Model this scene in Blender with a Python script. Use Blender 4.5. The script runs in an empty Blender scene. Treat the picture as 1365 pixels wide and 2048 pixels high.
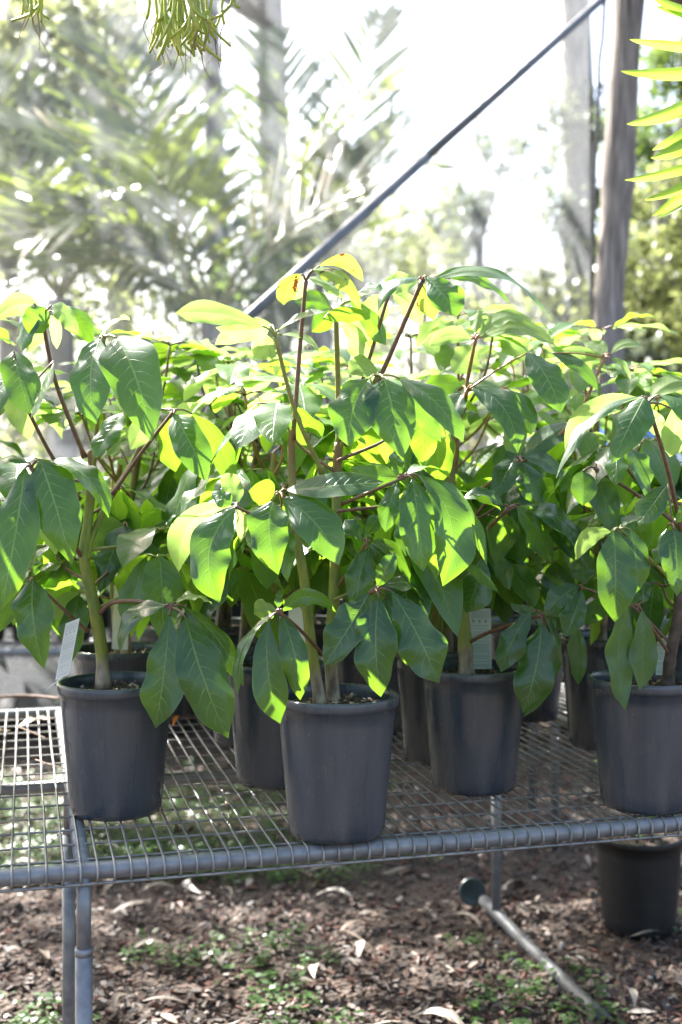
import bpy, math, random
from mathutils import Vector as V, Matrix, Quaternion, noise
R = math.radians
sc = bpy.context.scene
col = sc.collection
F = 2400.0; CX = 682.5; HY = 965.0; CZ = 1.30; BZ = 0.70     # photo focal length (px), principal column, horizon row, eye height, bench height

# ------------------------------------------------------------------ camera, sky, sun, exposure
cd = bpy.data.cameras.new('camera'); cam = bpy.data.objects.new('camera', cd); col.objects.link(cam)
cam.location = (0, 0, CZ); cam.rotation_euler = (R(90), 0, 0)
cd.sensor_fit = 'VERTICAL'; cd.sensor_height = 36; cd.sensor_width = 24
cd.lens = F / 2048 * 36; cd.shift_y = -(1024 - HY) / 2048
cd.clip_start = 0.05; cd.clip_end = 600
cd.dof.use_dof = True; cd.dof.focus_distance = 2.08; cd.dof.aperture_fstop = 2.8; cd.dof.aperture_blades = 0
sc.camera = cam
SUN = V((-0.50, 0.62, 0.86)).normalized()
EL = math.asin(SUN.z)
w = bpy.data.worlds.new('World'); sc.world = w; w.use_nodes = True
nt = w.node_tree; bg = nt.nodes['Background']
sky = nt.nodes.new('ShaderNodeTexSky'); sky.sky_type = 'NISHITA'; sky.sun_disc = False
sky.sun_elevation = EL; sky.sun_rotation = math.atan2(SUN.x, SUN.y); sky.dust_density = 4.0; sky.air_density = 1.0; sky.ozone_density = 0.6
nt.links.new(sky.outputs[0], bg.inputs[0]); bg.inputs[1].default_value = 0.08
sd = bpy.data.lights.new('sun', 'SUN'); sd.energy = 5.0; sd.angle = R(0.5); sd.color = (1, 0.975, 0.93)
so = bpy.data.objects.new('sun', sd); col.objects.link(so); so.rotation_euler = SUN.to_track_quat('Z', 'Y').to_euler()
sc.view_settings.view_transform = 'Standard'; sc.view_settings.look = 'None'
sc.view_settings.exposure = 2.95; sc.view_settings.gamma = 1
sc.cycles.max_bounces = 10; sc.cycles.transparent_max_bounces = 16; sc.cycles.transmission_bounces = 6
sc.cycles.use_denoising = True

def P(px, py, d):
    return V(((px - CX) * d / F, d, CZ - (py - HY) * d / F))

# ------------------------------------------------------------------ materials
def mat(name):
    m = bpy.data.materials.new(name); m.use_nodes = True
    t = m.node_tree; b = t.nodes['Principled BSDF']
    return m, t, b
def N(t, typ, **kw):
    n = t.nodes.new('ShaderNode' + typ)
    for k, v in kw.items():
        if k.startswith('i_'):
            key = k[2:]; key = int(key) if key.isdigit() else key
            n.inputs[key].default_value = v
        else: setattr(n, k, v)
    return n
def ramp(t, src, stops):
    r = t.nodes.new('ShaderNodeValToRGB'); e = r.color_ramp.elements
    while len(e) > 2: e.remove(e[-1])
    for i, (p, c) in enumerate(stops):
        el = e[i] if i < 2 else e.new(p)
        el.position = p; el.color = (*c, 1) if len(c) == 3 else c
    t.links.new(src, r.inputs[0]); return r.outputs[0]
def mth(t, op, a, b=None, c=None):
    n = t.nodes.new('ShaderNodeMath'); n.operation = op
    for i, x in enumerate((a, b, c)):
        if x is None: continue
        if isinstance(x, (int, float)): n.inputs[i].default_value = x
        else: t.links.new(x, n.inputs[i])
    return n.outputs[0]
def mix(t, f, a, b, blend='MIX'):
    n = t.nodes.new('ShaderNodeMix'); n.data_type = 'RGBA'; n.blend_type = blend
    for i, x in ((0, f), (6, a), (7, b)):
        if isinstance(x, (int, float)): n.inputs[i].default_value = x
        elif isinstance(x, tuple): n.inputs[i].default_value = (*x, 1)
        else: t.links.new(x, n.inputs[i])
    return n.outputs[2]

def noisy(name, c1, c2, scale=20, rough=0.6, bump=0.2, metal=0.0, det=5, stretch=None, spec=0.5, bdist=0.002):
    m, t, b = mat(name)
    tc = N(t, 'TexCoord'); src = tc.outputs['Object']
    if stretch:
        mp = N(t, 'Mapping'); mp.inputs['Scale'].default_value = stretch; t.links.new(src, mp.inputs[0]); src = mp.outputs[0]
    n = N(t, 'TexNoise', i_Scale=scale, i_Detail=det); t.links.new(src, n.inputs['Vector'])
    t.links.new(ramp(t, n.outputs[0], [(0.3, c1), (0.7, c2)]), b.inputs['Base Color'])
    b.inputs['Roughness'].default_value = rough; b.inputs['Metallic'].default_value = metal
    b.inputs['Specular IOR Level'].default_value = spec
    if bump:
        bp = N(t, 'Bump', i_Strength=bump, i_Distance=bdist); t.links.new(n.outputs[0], bp.inputs['Height']); t.links.new(bp.outputs[0], b.inputs['Normal'])
    return m

def leaf_mat(name, top1, top2, under, trans, tf=0.42, rough=0.36, coat=0.25, spots=False, veins=9.0):
    m, t, b = mat(name)
    uv = N(t, 'UVMap'); sp = N(t, 'SeparateXYZ'); t.links.new(uv.outputs[0], sp.inputs[0])
    u = mth(t, 'ABSOLUTE', mth(t, 'MULTIPLY_ADD', sp.outputs[0], 2.0, -1.0)); v = sp.outputs[1]
    oi = N(t, 'ObjectInfo'); tc = N(t, 'TexCoord')
    midw = mth(t, 'MULTIPLY_ADD', v, -0.03, 0.045)
    mid = N(t, 'MapRange'); t.links.new(mth(t, 'SUBTRACT', u, midw), mid.inputs[0])
    mid.inputs[1].default_value = 0.015; mid.inputs[2].default_value = -0.01
    # side veins leave the midrib and sweep toward the tip; both halves are offset a little
    half = mth(t, 'MULTIPLY', mth(t, 'GREATER_THAN', sp.outputs[0], 0.5), 0.43)
    ph = mth(t, 'ADD', mth(t, 'MULTIPLY_ADD', v, veins, mth(t, 'MULTIPLY', mth(t, 'POWER', u, 1.3), -1.9)), half)
    ph = mth(t, 'ADD', ph, mth(t, 'MULTIPLY', oi.outputs['Random'], 3.0))
    nz0 = N(t, 'TexNoise', i_Scale=45.0, i_Detail=1.0); t.links.new(tc.outputs['Object'], nz0.inputs['Vector'])
    ph = mth(t, 'ADD', ph, mth(t, 'MULTIPLY', nz0.outputs[0], 0.35))
    fr = mth(t, 'ABSOLUTE', mth(t, 'SUBTRACT', mth(t, 'FRACT', ph), 0.5))
    sv = N(t, 'MapRange'); t.links.new(fr, sv.inputs[0]); sv.inputs[1].default_value = 0.065; sv.inputs[2].default_value = 0.0
    fade = N(t, 'MapRange'); t.links.new(u, fade.inputs[0]); fade.inputs[1].default_value = 0.85; fade.inputs[2].default_value = 0.25
    svm = mth(t, 'MULTIPLY', sv.outputs[0], fade.outputs[0])
    edge = N(t, 'MapRange'); t.links.new(u, edge.inputs[0]); edge.inputs[1].default_value = 0.955; edge.inputs[2].default_value = 0.985
    vein = mth(t, 'MAXIMUM', mth(t, 'MULTIPLY', mid.outputs[0], 0.8), mth(t, 'MULTIPLY', svm, 0.85))
    vein = mth(t, 'MAXIMUM', vein, mth(t, 'MULTIPLY', edge.outputs[0], 0.55))
    nz = N(t, 'TexNoise', i_Scale=22.0, i_Detail=4.0); t.links.new(tc.outputs['Object'], nz.inputs['Vector'])
    vo = N(t, 'TexVoronoi', i_Scale=330.0); t.links.new(tc.outputs['Object'], vo.inputs['Vector'])
    fac = mth(t, 'ADD', mth(t, 'MULTIPLY', nz.outputs[0], 0.6), mth(t, 'MULTIPLY', oi.outputs['Random'], 0.5))
    c = mix(t, fac, top1, top2)
    c = mix(t, vein, c, (0.17, 0.24, 0.07))
    wn = N(t, 'TexNoise', i_Scale=38.0, i_Detail=3.0); wn.noise_dimensions = '4D'; t.links.new(tc.outputs['Object'], wn.inputs['Vector']); t.links.new(mth(t, 'MULTIPLY', oi.outputs['Random'], 40.0), wn.inputs['W'])
    wk = N(t, 'MapRange'); t.links.new(wn.outputs[0], wk.inputs[0]); wk.inputs[1].default_value = 0.69; wk.inputs[2].default_value = 0.73
    c = mix(t, mth(t, 'MULTIPLY', wk.outputs[0], 0.8), c, (0.09, 0.055, 0.02))
    du = N(t, 'MapRange'); t.links.new(wn.outputs[0], du.inputs[0]); du.inputs[1].default_value = 0.42; du.inputs[2].default_value = 0.30
    c = mix(t, mth(t, 'MULTIPLY', du.outputs[0], 0.16), c, (0.16, 0.18, 0.13))
    geo = N(t, 'NewGeometry')
    cu = mix(t, mth(t, 'MULTIPLY', vein, 0.6), under, (0.18, 0.24, 0.07))
    c = mix(t, geo.outputs['Backfacing'], c, cu)
    ct = mix(t, mth(t, 'MULTIPLY', vein, 0.4), trans, (trans[0] * 1.3, trans[1] * 1.2, trans[2] * 3))
    ct = mix(t, mth(t, 'MULTIPLY', nz.outputs[0], 0.35), ct, (trans[0] * 0.5, trans[1] * 0.75, trans[2] * 0.6))
    if spots:
        s = N(t, 'TexNoise', i_Scale=55.0, i_Detail=3.0); t.links.new(tc.outputs['Object'], s.inputs['Vector'])
        k = N(t, 'MapRange'); t.links.new(s.outputs[0], k.inputs[0]); k.inputs[1].default_value = 0.60; k.inputs[2].default_value = 0.64
        c = mix(t, k.outputs[0], c, (0.07, 0.02, 0.008)); ct = mix(t, k.outputs[0], ct, (0.10, 0.02, 0.0))
    t.links.new(c, b.inputs['Base Color'])
    rn = N(t, 'MapRange'); t.links.new(nz.outputs[0], rn.inputs[0]); rn.inputs[3].default_value = rough - 0.07; rn.inputs[4].default_value = rough + 0.12
    ru = mth(t, 'ADD', rn.outputs[0], mth(t, 'MULTIPLY', geo.outputs['Backfacing'], 0.25))
    t.links.new(ru, b.inputs['Roughness'])
    b.inputs['Coat Weight'].default_value = coat; b.inputs['Coat Roughness'].default_value = 0.18; b.inputs['Coat IOR'].default_value = 1.55; b.inputs['IOR'].default_value = 1.5
    h = mth(t, 'ADD', mth(t, 'MULTIPLY', mth(t, 'MAXIMUM', mid.outputs[0], svm), -1.0), mth(t, 'MULTIPLY', vo.outputs['Distance'], 0.12))
    h = mth(t, 'ADD', h, mth(t, 'MULTIPLY', nz.outputs[0], 1.0))
    bp = N(t, 'Bump', i_Strength=0.4, i_Distance=0.0013); t.links.new(h, bp.inputs['Height']); t.links.new(bp.outputs[0], b.inputs['Normal'])
    tr = N(t, 'BsdfTranslucent'); t.links.new(ct, tr.inputs[0]); t.links.new(bp.outputs[0], tr.inputs['Normal'])
    ms = N(t, 'MixShader'); ms.inputs[0].default_value = tf
    t.links.new(b.outputs[0], ms.inputs[1]); t.links.new(tr.outputs[0], ms.inputs[2])
    t.links.new(ms.outputs[0], t.nodes['Material Output'].inputs[0])
    return m

def far_leaf(name, stops, trans, tf=0.35, rough=0.4, spec=0.5):
    m, t, b = mat(name)
    geo = N(t, 'NewGeometry'); c = ramp(t, geo.outputs['Random Per Island'], stops)
    t.links.new(c, b.inputs['Base Color']); b.inputs['Roughness'].default_value = rough; b.inputs['Specular IOR Level'].default_value = spec
    tr = N(t, 'BsdfTranslucent'); tr.inputs[0].default_value = (*trans, 1)
    ms = N(t, 'MixShader'); ms.inputs[0].default_value = tf
    t.links.new(b.outputs[0], ms.inputs[1]); t.links.new(tr.outputs[0], ms.inputs[2])
    t.links.new(ms.outputs[0], t.nodes['Material Output'].inputs[0])
    return m

M = {}
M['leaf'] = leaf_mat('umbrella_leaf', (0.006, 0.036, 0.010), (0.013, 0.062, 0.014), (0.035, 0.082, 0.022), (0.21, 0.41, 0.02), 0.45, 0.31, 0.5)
M['leaf_lit'] = leaf_mat('brightened_umbrella_leaf', (0.018, 0.070, 0.012), (0.04, 0.11, 0.02), (0.06, 0.13, 0.03), (0.34, 0.58, 0.03), 0.52, 0.34, 0.4)  # brighter copy of the leaf: light reaching through the foliage put into the colour
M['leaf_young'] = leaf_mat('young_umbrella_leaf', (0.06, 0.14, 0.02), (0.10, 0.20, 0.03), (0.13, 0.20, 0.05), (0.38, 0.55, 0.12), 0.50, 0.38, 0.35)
M['leaf_spot'] = leaf_mat('spotted_umbrella_leaf', (0.06, 0.13, 0.02), (0.10, 0.18, 0.03), (0.12, 0.19, 0.04), (0.42, 0.52, 0.05), 0.5, 0.4, 0.3, spots=True)
M['strap'] = leaf_mat('strap_leaf', (0.08, 0.16, 0.02), (0.13, 0.22, 0.03), (0.13, 0.22, 0.04), (0.42, 0.60, 0.06), 0.5, 0.45, 0.1, veins=0.0)
M['petiole_green'] = noisy('olive_petiole', (0.15, 0.17, 0.03), (0.24, 0.21, 0.06), 90, 0.45, 0.2)
M['petiole_brown'] = noisy('brown_petiole', (0.10, 0.045, 0.03), (0.17, 0.09, 0.05), 90, 0.45, 0.2)
M['petiole_red'] = noisy('red_petiole', (0.20, 0.07, 0.025), (0.28, 0.18, 0.06), 90, 0.45, 0.2)
def stem_mat():
    m, t, b = mat('green_stem_with_bark')
    tc = N(t, 'TexCoord'); sp = N(t, 'SeparateXYZ'); t.links.new(tc.outputs['Object'], sp.inputs[0])
    mp = N(t, 'Mapping'); mp.inputs['Scale'].default_value = (1, 1, 0.35); t.links.new(tc.outputs['Object'], mp.inputs[0])
    n = N(t, 'TexNoise', i_Scale=70.0, i_Detail=5.0); t.links.new(mp.outputs[0], n.inputs['Vector'])
    g = ramp(t, n.outputs[0], [(0.3, (0.09, 0.13, 0.015)), (0.6, (0.19, 0.21, 0.025)), (0.75, (0.17, 0.10, 0.03))])
    bk = ramp(t, n.outputs[0], [(0.35, (0.10, 0.07, 0.045)), (0.65, (0.34, 0.27, 0.19))])
    k = N(t, 'MapRange'); t.links.new(mth(t, 'ADD', sp.outputs[2], mth(t, 'MULTIPLY', n.outputs[0], 0.05)), k.inputs[0])
    k.inputs[1].default_value = 0.315; k.inputs[2].default_value = 0.285
    k2 = N(t, 'MapRange'); t.links.new(mth(t, 'ADD', sp.outputs[2], mth(t, 'MULTIPLY', n.outputs[0], 0.12)), k2.inputs[0])
    k2.inputs[1].default_value = 0.60; k2.inputs[2].default_value = 0.70
    g = mix(t, mth(t, 'MULTIPLY', k2.outputs[0], 0.7), g, (0.15, 0.06, 0.035))
    t.links.new(mix(t, k.outputs[0], g, bk), b.inputs['Base Color'])
    b.inputs['Roughness'].default_value = 0.55
    bp = N(t, 'Bump', i_Strength=0.5, i_Distance=0.003); t.links.new(n.outputs[0], bp.inputs['Height']); t.links.new(bp.outputs[0], b.inputs['Normal'])
    return m
M['stem'] = stem_mat()
M['stem_dark'] = noisy('dark_brown_stem', (0.035, 0.022, 0.015), (0.10, 0.07, 0.05), 60, 0.7, 0.6, bdist=0.003)
def pot_mat(name, c1, c2, rough):
    m, t, b = mat(name)
    tc = N(t, 'TexCoord'); mp = N(t, 'Mapping'); mp.inputs['Scale'].default_value = (9, 9, 1.2); t.links.new(tc.outputs['Object'], mp.inputs[0])
    n = N(t, 'TexNoise', i_Scale=2.6, i_Detail=4.0); t.links.new(mp.outputs[0], n.inputs['Vector'])
    n2 = N(t, 'TexNoise', i_Scale=260.0, i_Detail=3.0); t.links.new(tc.outputs['Object'], n2.inputs['Vector'])
    n3 = N(t, 'TexNoise', i_Scale=16.0, i_Detail=7.0, i_Roughness=0.7); t.links.new(tc.outputs['Object'], n3.inputs['Vector'])
    c = ramp(t, n.outputs[0], [(0.35, c1), (0.70, c2)])
    dust = N(t, 'MapRange'); t.links.new(n3.outputs[0], dust.inputs[0]); dust.inputs[1].default_value = 0.50; dust.inputs[2].default_value = 0.78
    c = mix(t, mth(t, 'MULTIPLY', dust.outputs[0], 0.10), c, (0.14, 0.13, 0.11))
    sc_ = N(t, 'MapRange'); t.links.new(n2.outputs[0], sc_.inputs[0]); sc_.inputs[1].default_value = 0.68; sc_.inputs[2].default_value = 0.74
    c = mix(t, mth(t, 'MULTIPLY', sc_.outputs[0], 0.35), c, (0.30, 0.29, 0.27))
    t.links.new(c, b.inputs['Base Color'])
    rr = N(t, 'MapRange'); t.links.new(n.outputs[0], rr.inputs[0]); rr.inputs[3].default_value = rough - 0.08; rr.inputs[4].default_value = rough + 0.2
    t.links.new(rr.outputs[0], b.inputs['Roughness'])
    bp = N(t, 'Bump', i_Strength=0.25, i_Distance=0.0015); t.links.new(mth(t, 'ADD', n.outputs[0], mth(t, 'MULTIPLY', n2.outputs[0], 0.25)), bp.inputs['Height']); t.links.new(bp.outputs[0], b.inputs['Normal'])
    return m
M['pot'] = pot_mat('charcoal_plastic', (0.028, 0.038, 0.050), (0.066, 0.070, 0.076), 0.22)
M['pot_black'] = pot_mat('black_plastic', (0.003, 0.003, 0.0035), (0.006, 0.006, 0.0065), 0.5)
M['soil'] = noisy('potting_mix', (0.012, 0.009, 0.007), (0.09, 0.06, 0.045), 90, 0.95, 1.0, bdist=0.008)
M['galv'] = noisy('grey_painted_steel', (0.12, 0.127, 0.135), (0.21, 0.215, 0.22), 45, 0.38, 0.3, 0.25, det=8)
M['wire'] = noisy('weathered_wire', (0.13, 0.13, 0.125), (0.30, 0.29, 0.275), 35, 0.45, 0.3, 0.35, det=6)
M['pole'] = noisy('grey_pipe', (0.085, 0.088, 0.09), (0.14, 0.142, 0.145), 14, 0.45, 0.15, 0.1)
M['wood'] = noisy('weathered_timber', (0.06, 0.047, 0.038), (0.34, 0.29, 0.24), 7, 0.85, 0.8, det=9, stretch=(9, 9, 0.6), bdist=0.01)
M['bark'] = noisy('pale_bark', (0.10, 0.09, 0.08), (0.30, 0.27, 0.24), 5, 0.9, 0.6, det=8, stretch=(4, 4, 0.7), bdist=0.02)
M['far1'] = far_leaf('far_green_foliage', [(0.0, (0.035, 0.08, 0.025)), (0.6, (0.07, 0.13, 0.04)), (1.0, (0.12, 0.18, 0.05))], (0.22, 0.32, 0.06))
M['far2'] = far_leaf('far_yellow_foliage', [(0.0, (0.05, 0.08, 0.03)), (0.6, (0.12, 0.16, 0.06)), (1.0, (0.26, 0.24, 0.10))], (0.36, 0.40, 0.14), 0.42)
M['far3'] = far_leaf('grey_green_foliage', [(0.0, (0.06, 0.08, 0.06)), (1.0, (0.13, 0.16, 0.11))], (0.22, 0.26, 0.14), 0.3)
M['palm'] = far_leaf('palm_leaflet', [(0.0, (0.012, 0.030, 0.015)), (0.85, (0.03, 0.055, 0.022)), (1.0, (0.25, 0.17, 0.03))], (0.30, 0.38, 0.05), 0.30, 0.22, 1.0)
M['palm_rib'] = noisy('palm_midrib', (0.16, 0.17, 0.05), (0.26, 0.24, 0.09), 20, 0.4, 0.1)
M['weed'] = far_leaf('weed_leaf', [(0.0, (0.02, 0.055, 0.012)), (1.0, (0.05, 0.11, 0.02))], (0.20, 0.34, 0.03), 0.35, 0.4)
M['litter'] = far_leaf('mulch_and_dry_leaves', [(0.0, (0.010, 0.006, 0.004)), (0.3, (0.030, 0.015, 0.009)), (0.5, (0.095, 0.030, 0.015)), (0.7, (0.065, 0.040, 0.025)), (0.93, (0.11, 0.078, 0.055)), (1.0, (0.45, 0.39, 0.33))], (0.2, 0.1, 0.05), 0.05, 0.6)
M['dry'] = far_leaf('dry_gum_leaf', [(0.0, (0.13, 0.10, 0.07)), (0.5, (0.20, 0.165, 0.125)), (1.0, (0.32, 0.285, 0.24))], (0.3, 0.2, 0.1), 0.1, 0.55)
M['chip'] = far_leaf('bark_chip', [(0.0, (0.03, 0.018, 0.012)), (0.5, (0.16, 0.09, 0.06)), (1.0, (0.42, 0.33, 0.25))], (0.1, 0.05, 0.02), 0.02, 0.7)
M['cactus'] = noisy('hanging_cactus_stem', (0.18, 0.26, 0.02), (0.40, 0.40, 0.05), 40, 0.5, 0.3)
M['cactus_dry'] = noisy('dry_cactus_tip', (0.10, 0.05, 0.03), (0.22, 0.13, 0.07), 60, 0.7, 0.3)
M['white'] = noisy('white_plastic', (0.62, 0.64, 0.66), (0.75, 0.76, 0.78), 8, 0.4, 0.05)
M['blue'] = noisy('blue_plastic', (0.05, 0.12, 0.36), (0.08, 0.17, 0.45), 8, 0.45, 0.05)
M['render'] = noisy('pale_render', (0.50, 0.47, 0.44), (0.62, 0.60, 0.57), 3, 0.8, 0.1)
M['roof'] = noisy('grey_roofing', (0.25, 0.25, 0.26), (0.34, 0.33, 0.34), 6, 0.6, 0.1)
M['tag'] = noisy('plastic_tag', (0.42, 0.46, 0.40), (0.50, 0.54, 0.47), 30, 0.5, 0.05)
M['tagw'] = noisy('white_tag', (0.66, 0.64, 0.58), (0.74, 0.72, 0.66), 30, 0.5, 0.05)
M['ink'] = noisy('green_print', (0.10, 0.20, 0.15), (0.18, 0.28, 0.22), 30, 0.6, 0.0)
M['inkb'] = noisy('faded_brown_print', (0.42, 0.39, 0.33), (0.50, 0.47, 0.40), 30, 0.6, 0.0)
M['bluegreen'] = noisy('dark_green_plastic', (0.006, 0.012, 0.012), (0.012, 0.020, 0.020), 12, 0.35, 0.05)
M['saucer'] = noisy('pale_green_plastic', (0.26, 0.32, 0.22), (0.36, 0.42, 0.30), 12, 0.35, 0.05)
M['red'] = noisy('red_flower', (0.45, 0.02, 0.02), (0.6, 0.06, 0.03), 12, 0.5, 0.05)
M['orange'] = noisy('orange_dry_leaf', (0.5, 0.13, 0.02), (0.6, 0.22, 0.04), 40, 0.5, 0.05)

def ground_mat():
    m, t, b = mat('mulched_earth')
    tc = N(t, 'TexCoord')
    n = N(t, 'TexNoise', i_Scale=3.0, i_Detail=8.0); t.links.new(tc.outputs['Object'], n.inputs['Vector'])
    vo = N(t, 'TexVoronoi', i_Scale=55.0); t.links.new(tc.outputs['Object'], vo.inputs['Vector'])
    c1 = ramp(t, vo.outputs['Color'], [(0.1, (0.014, 0.009, 0.007)), (0.5, (0.035, 0.022, 0.015)), (0.9, (0.08, 0.055, 0.04))])
    c2 = ramp(t, n.outputs[0], [(0.35, (0.03, 0.025, 0.018)), (0.7, (0.15, 0.10, 0.07))])
    t.links.new(mix(t, 0.4, c1, c2), b.inputs['Base Color']); b.inputs['Roughness'].default_value = 0.9
    bp = N(t, 'Bump', i_Strength=1.0, i_Distance=0.02); t.links.new(vo.outputs['Distance'], bp.inputs['Height']); t.links.new(bp.outputs[0], b.inputs['Normal'])
    return m
def net_mat():
    m, t, b = mat('white_shade_net')
    tc = N(t, 'TexCoord')
    wv = N(t, 'TexWave', i_Scale=60.0); wv.bands_direction = 'X'; t.links.new(tc.outputs['Object'], wv.inputs['Vector'])
    wh = N(t, 'TexWave', i_Scale=60.0); wh.bands_direction = 'Z'; t.links.new(tc.outputs['Object'], wh.inputs['Vector'])
    f = mth(t, 'MULTIPLY_ADD', mth(t, 'MAXIMUM', wv.outputs['Fac'], wh.outputs['Fac']), 0.13, NET0)
    tp = N(t, 'BsdfTransparent'); tr = N(t, 'BsdfTranslucent'); tr.inputs[0].default_value = (0.80, 0.82, 0.85, 1)
    df = N(t, 'BsdfDiffuse'); df.inputs[0].default_value = (0.7, 0.7, 0.72, 1)
    a = N(t, 'MixShader'); a.inputs[0].default_value = 0.5; t.links.new(tr.outputs[0], a.inputs[1]); t.links.new(df.outputs[0], a.inputs[2])
    ms = N(t, 'MixShader'); t.links.new(f, ms.inputs[0]); t.links.new(tp.outputs[0], ms.inputs[1]); t.links.new(a.outputs[0], ms.inputs[2])
    t.links.new(ms.outputs[0], t.nodes['Material Output'].inputs[0]); return m
NET0 = 0.04
M['ground'] = ground_mat(); M['net'] = net_mat()

# ------------------------------------------------------------------ geometry helpers
class MB:
    def __init__(s): s.v = []; s.f = []; s.uv = []; s.mi = []
    def add(s, vs, fs, uv=None, mi=0):
        o = len(s.v); s.v += [tuple(x) for x in vs]
        for f in fs:
            s.f.append([i + o for i in f]); s.mi.append(mi)
            s.uv += [uv[i] for i in f] if uv else [(0.5, 0.5)] * len(f)
        return s
    def build(s, name, mats, parent=None, origin=V((0, 0, 0)), smooth=True):
        me = bpy.data.meshes.new(name); o = V(origin)
        me.from_pydata([(x[0] - o.x, x[1] - o.y, x[2] - o.z) for x in s.v], [], s.f)
        ul = me.uv_layers.new(name='UVMap'); flat = [c for p in s.uv for c in p]; ul.data.foreach_set('uv', flat)
        if not isinstance(mats, (list, tuple)): mats = [mats]
        for m in mats: me.materials.append(m)
        me.polygons.foreach_set('material_index', s.mi); me.polygons.foreach_set('use_smooth', [smooth] * len(s.f))
        me.update()
        ob = bpy.data.objects.new(name, me); col.objects.link(ob)
        if parent: ob.parent = parent
        else: ob.location = o
        return ob
def tag(o, label=None, cat=None, group=None, kind=None):
    if label: o['label'] = label
    if cat: o['category'] = cat
    if group: o['group'] = group
    if kind: o['kind'] = kind
    return o
def empty(name, loc):
    o = bpy.data.objects.new(name, None); o.location = loc; o.empty_display_size = 0.05; col.objects.link(o); return o
def smooth_path(pts, n):
    pts = [V(p) for p in pts]
    if len(pts) < 3: return [pts[0].lerp(pts[-1], i / n) for i in range(n + 1)]
    q = [pts[0] * 2 - pts[1]] + pts + [pts[-1] * 2 - pts[-2]]; out = []
    seg = len(pts) - 1; k = max(2, n // seg)
    for i in range(seg):
        a, b, c, d = q[i:i + 4]
        for j in range(k):
            t = j / k
            out.append(0.5 * ((2 * b) + (c - a) * t + (2 * a - 5 * b + 4 * c - d) * t * t + (3 * b - a - 3 * c + d) * t ** 3))
    out.append(pts[-1]); return out
def tube(mb, pts, rad, ns=8, n=0, mi=0, cap=True, rfun=None):
    if n: pts = smooth_path(pts, n)
    pts = [V(p) for p in pts]; L = len(pts); vs = []; fs = []; side = None
    for i, p in enumerate(pts):
        t = (pts[min(i + 1, L - 1)] - pts[max(i - 1, 0)])
        t = t.normalized() if t.length > 1e-9 else V((0, 0, 1))
        if side is None: side = t.cross(V((0.13, 0.91, 0.37))).normalized()
        side = (side - t * side.dot(t)).normalized(); up = t.cross(side)
        f = i / (L - 1)
        r = rad if isinstance(rad, (int, float)) else rad[0] + (rad[1] - rad[0]) * f
        if rfun: r *= rfun(f)
        for k in range(ns):
            a = 2 * math.pi * k / ns; vs.append(p + side * math.cos(a) * r + up * math.sin(a) * r)
    for i in range(L - 1):
        for k in range(ns):
            fs.append((i * ns + k, i * ns + (k + 1) % ns, (i + 1) * ns + (k + 1) % ns, (i + 1) * ns + k))
    if cap: fs.append(tuple(range(ns - 1, -1, -1))); fs.append(tuple((L - 1) * ns + k for k in range(ns)))
    mb.add(vs, fs, None, mi)
def lathe(mb, c, prof, ns=48, mi=0):
    c = V(c); vs = []; fs = []
    for (r, z) in prof:
        for k in range(ns):
            a = 2 * math.pi * k / ns; vs.append(c + V((r * math.cos(a), r * math.sin(a), z)))
    for i in range(len(prof) - 1):
        for k in range(ns): fs.append((i * ns + k, i * ns + (k + 1) % ns, (i + 1) * ns + (k + 1) % ns, (i + 1) * ns + k))
    mb.add(vs, fs, None, mi)
def box(mb, c, s, rz=0.0, mi=0, bev=0.0):
    c = V(c); q = Matrix.Rotation(rz, 3, 'Z'); hx, hy, hz = s[0] / 2, s[1] / 2, s[2] / 2
    b = min(bev, hx, hy)
    ring = [(-hx + b, -hy), (hx - b, -hy), (hx, -hy + b), (hx, hy - b), (hx - b, hy), (-hx + b, hy), (-hx, hy - b), (-hx, -hy + b)] if b else [(-hx, -hy), (hx, -hy), (hx, hy), (-hx, hy)]
    n = len(ring); vs = [c + q @ V((x, y, z)) for z in (-hz, hz) for (x, y) in ring]
    fs = [(i, (i + 1) % n, n + (i + 1) % n, n + i) for i in range(n)] + [tuple(range(n - 1, -1, -1)), tuple(range(n, 2 * n))]
    mb.add(vs, fs, None, mi)

PROF = [(0, .05), (.03, .16), (.08, .38), (.15, .60), (.25, .82), (.36, .95), (.48, 1.0), (.6, .98), (.7, .90), (.8, .73), (.88, .50), (.94, .26), (.975, .09), (1, .015)]
PROF2 = [(0, .04), (.03, .10), (.08, .22), (.15, .38), (.25, .58), (.36, .76), (.48, .91), (.6, 1.0), (.7, .98), (.8, .84), (.88, .60), (.94, .32), (.975, .10), (1, .015)]
PROF3 = [(0, .05), (.03, .22), (.08, .50), (.15, .76), (.25, .95), (.36, 1.0), (.48, .95), (.6, .84), (.7, .70), (.8, .52), (.88, .34), (.94, .17), (.975, .06), (1, .012)]
SPROF = [(0, .6), (.1, .8), (.3, 1), (.5, 1), (.7, .85), (.85, .6), (.95, .3), (1, .02)]
def prof(v, tab):
    for i in range(len(tab) - 1):
        if v <= tab[i + 1][0]:
            a, b = tab[i], tab[i + 1]; f = (v - a[0]) / (b[0] - a[0]); f = f * f * (3 - 2 * f) * 0.35 + f * 0.65
            return a[1] + (b[1] - a[1]) * f
    return tab[-1][1]
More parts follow.
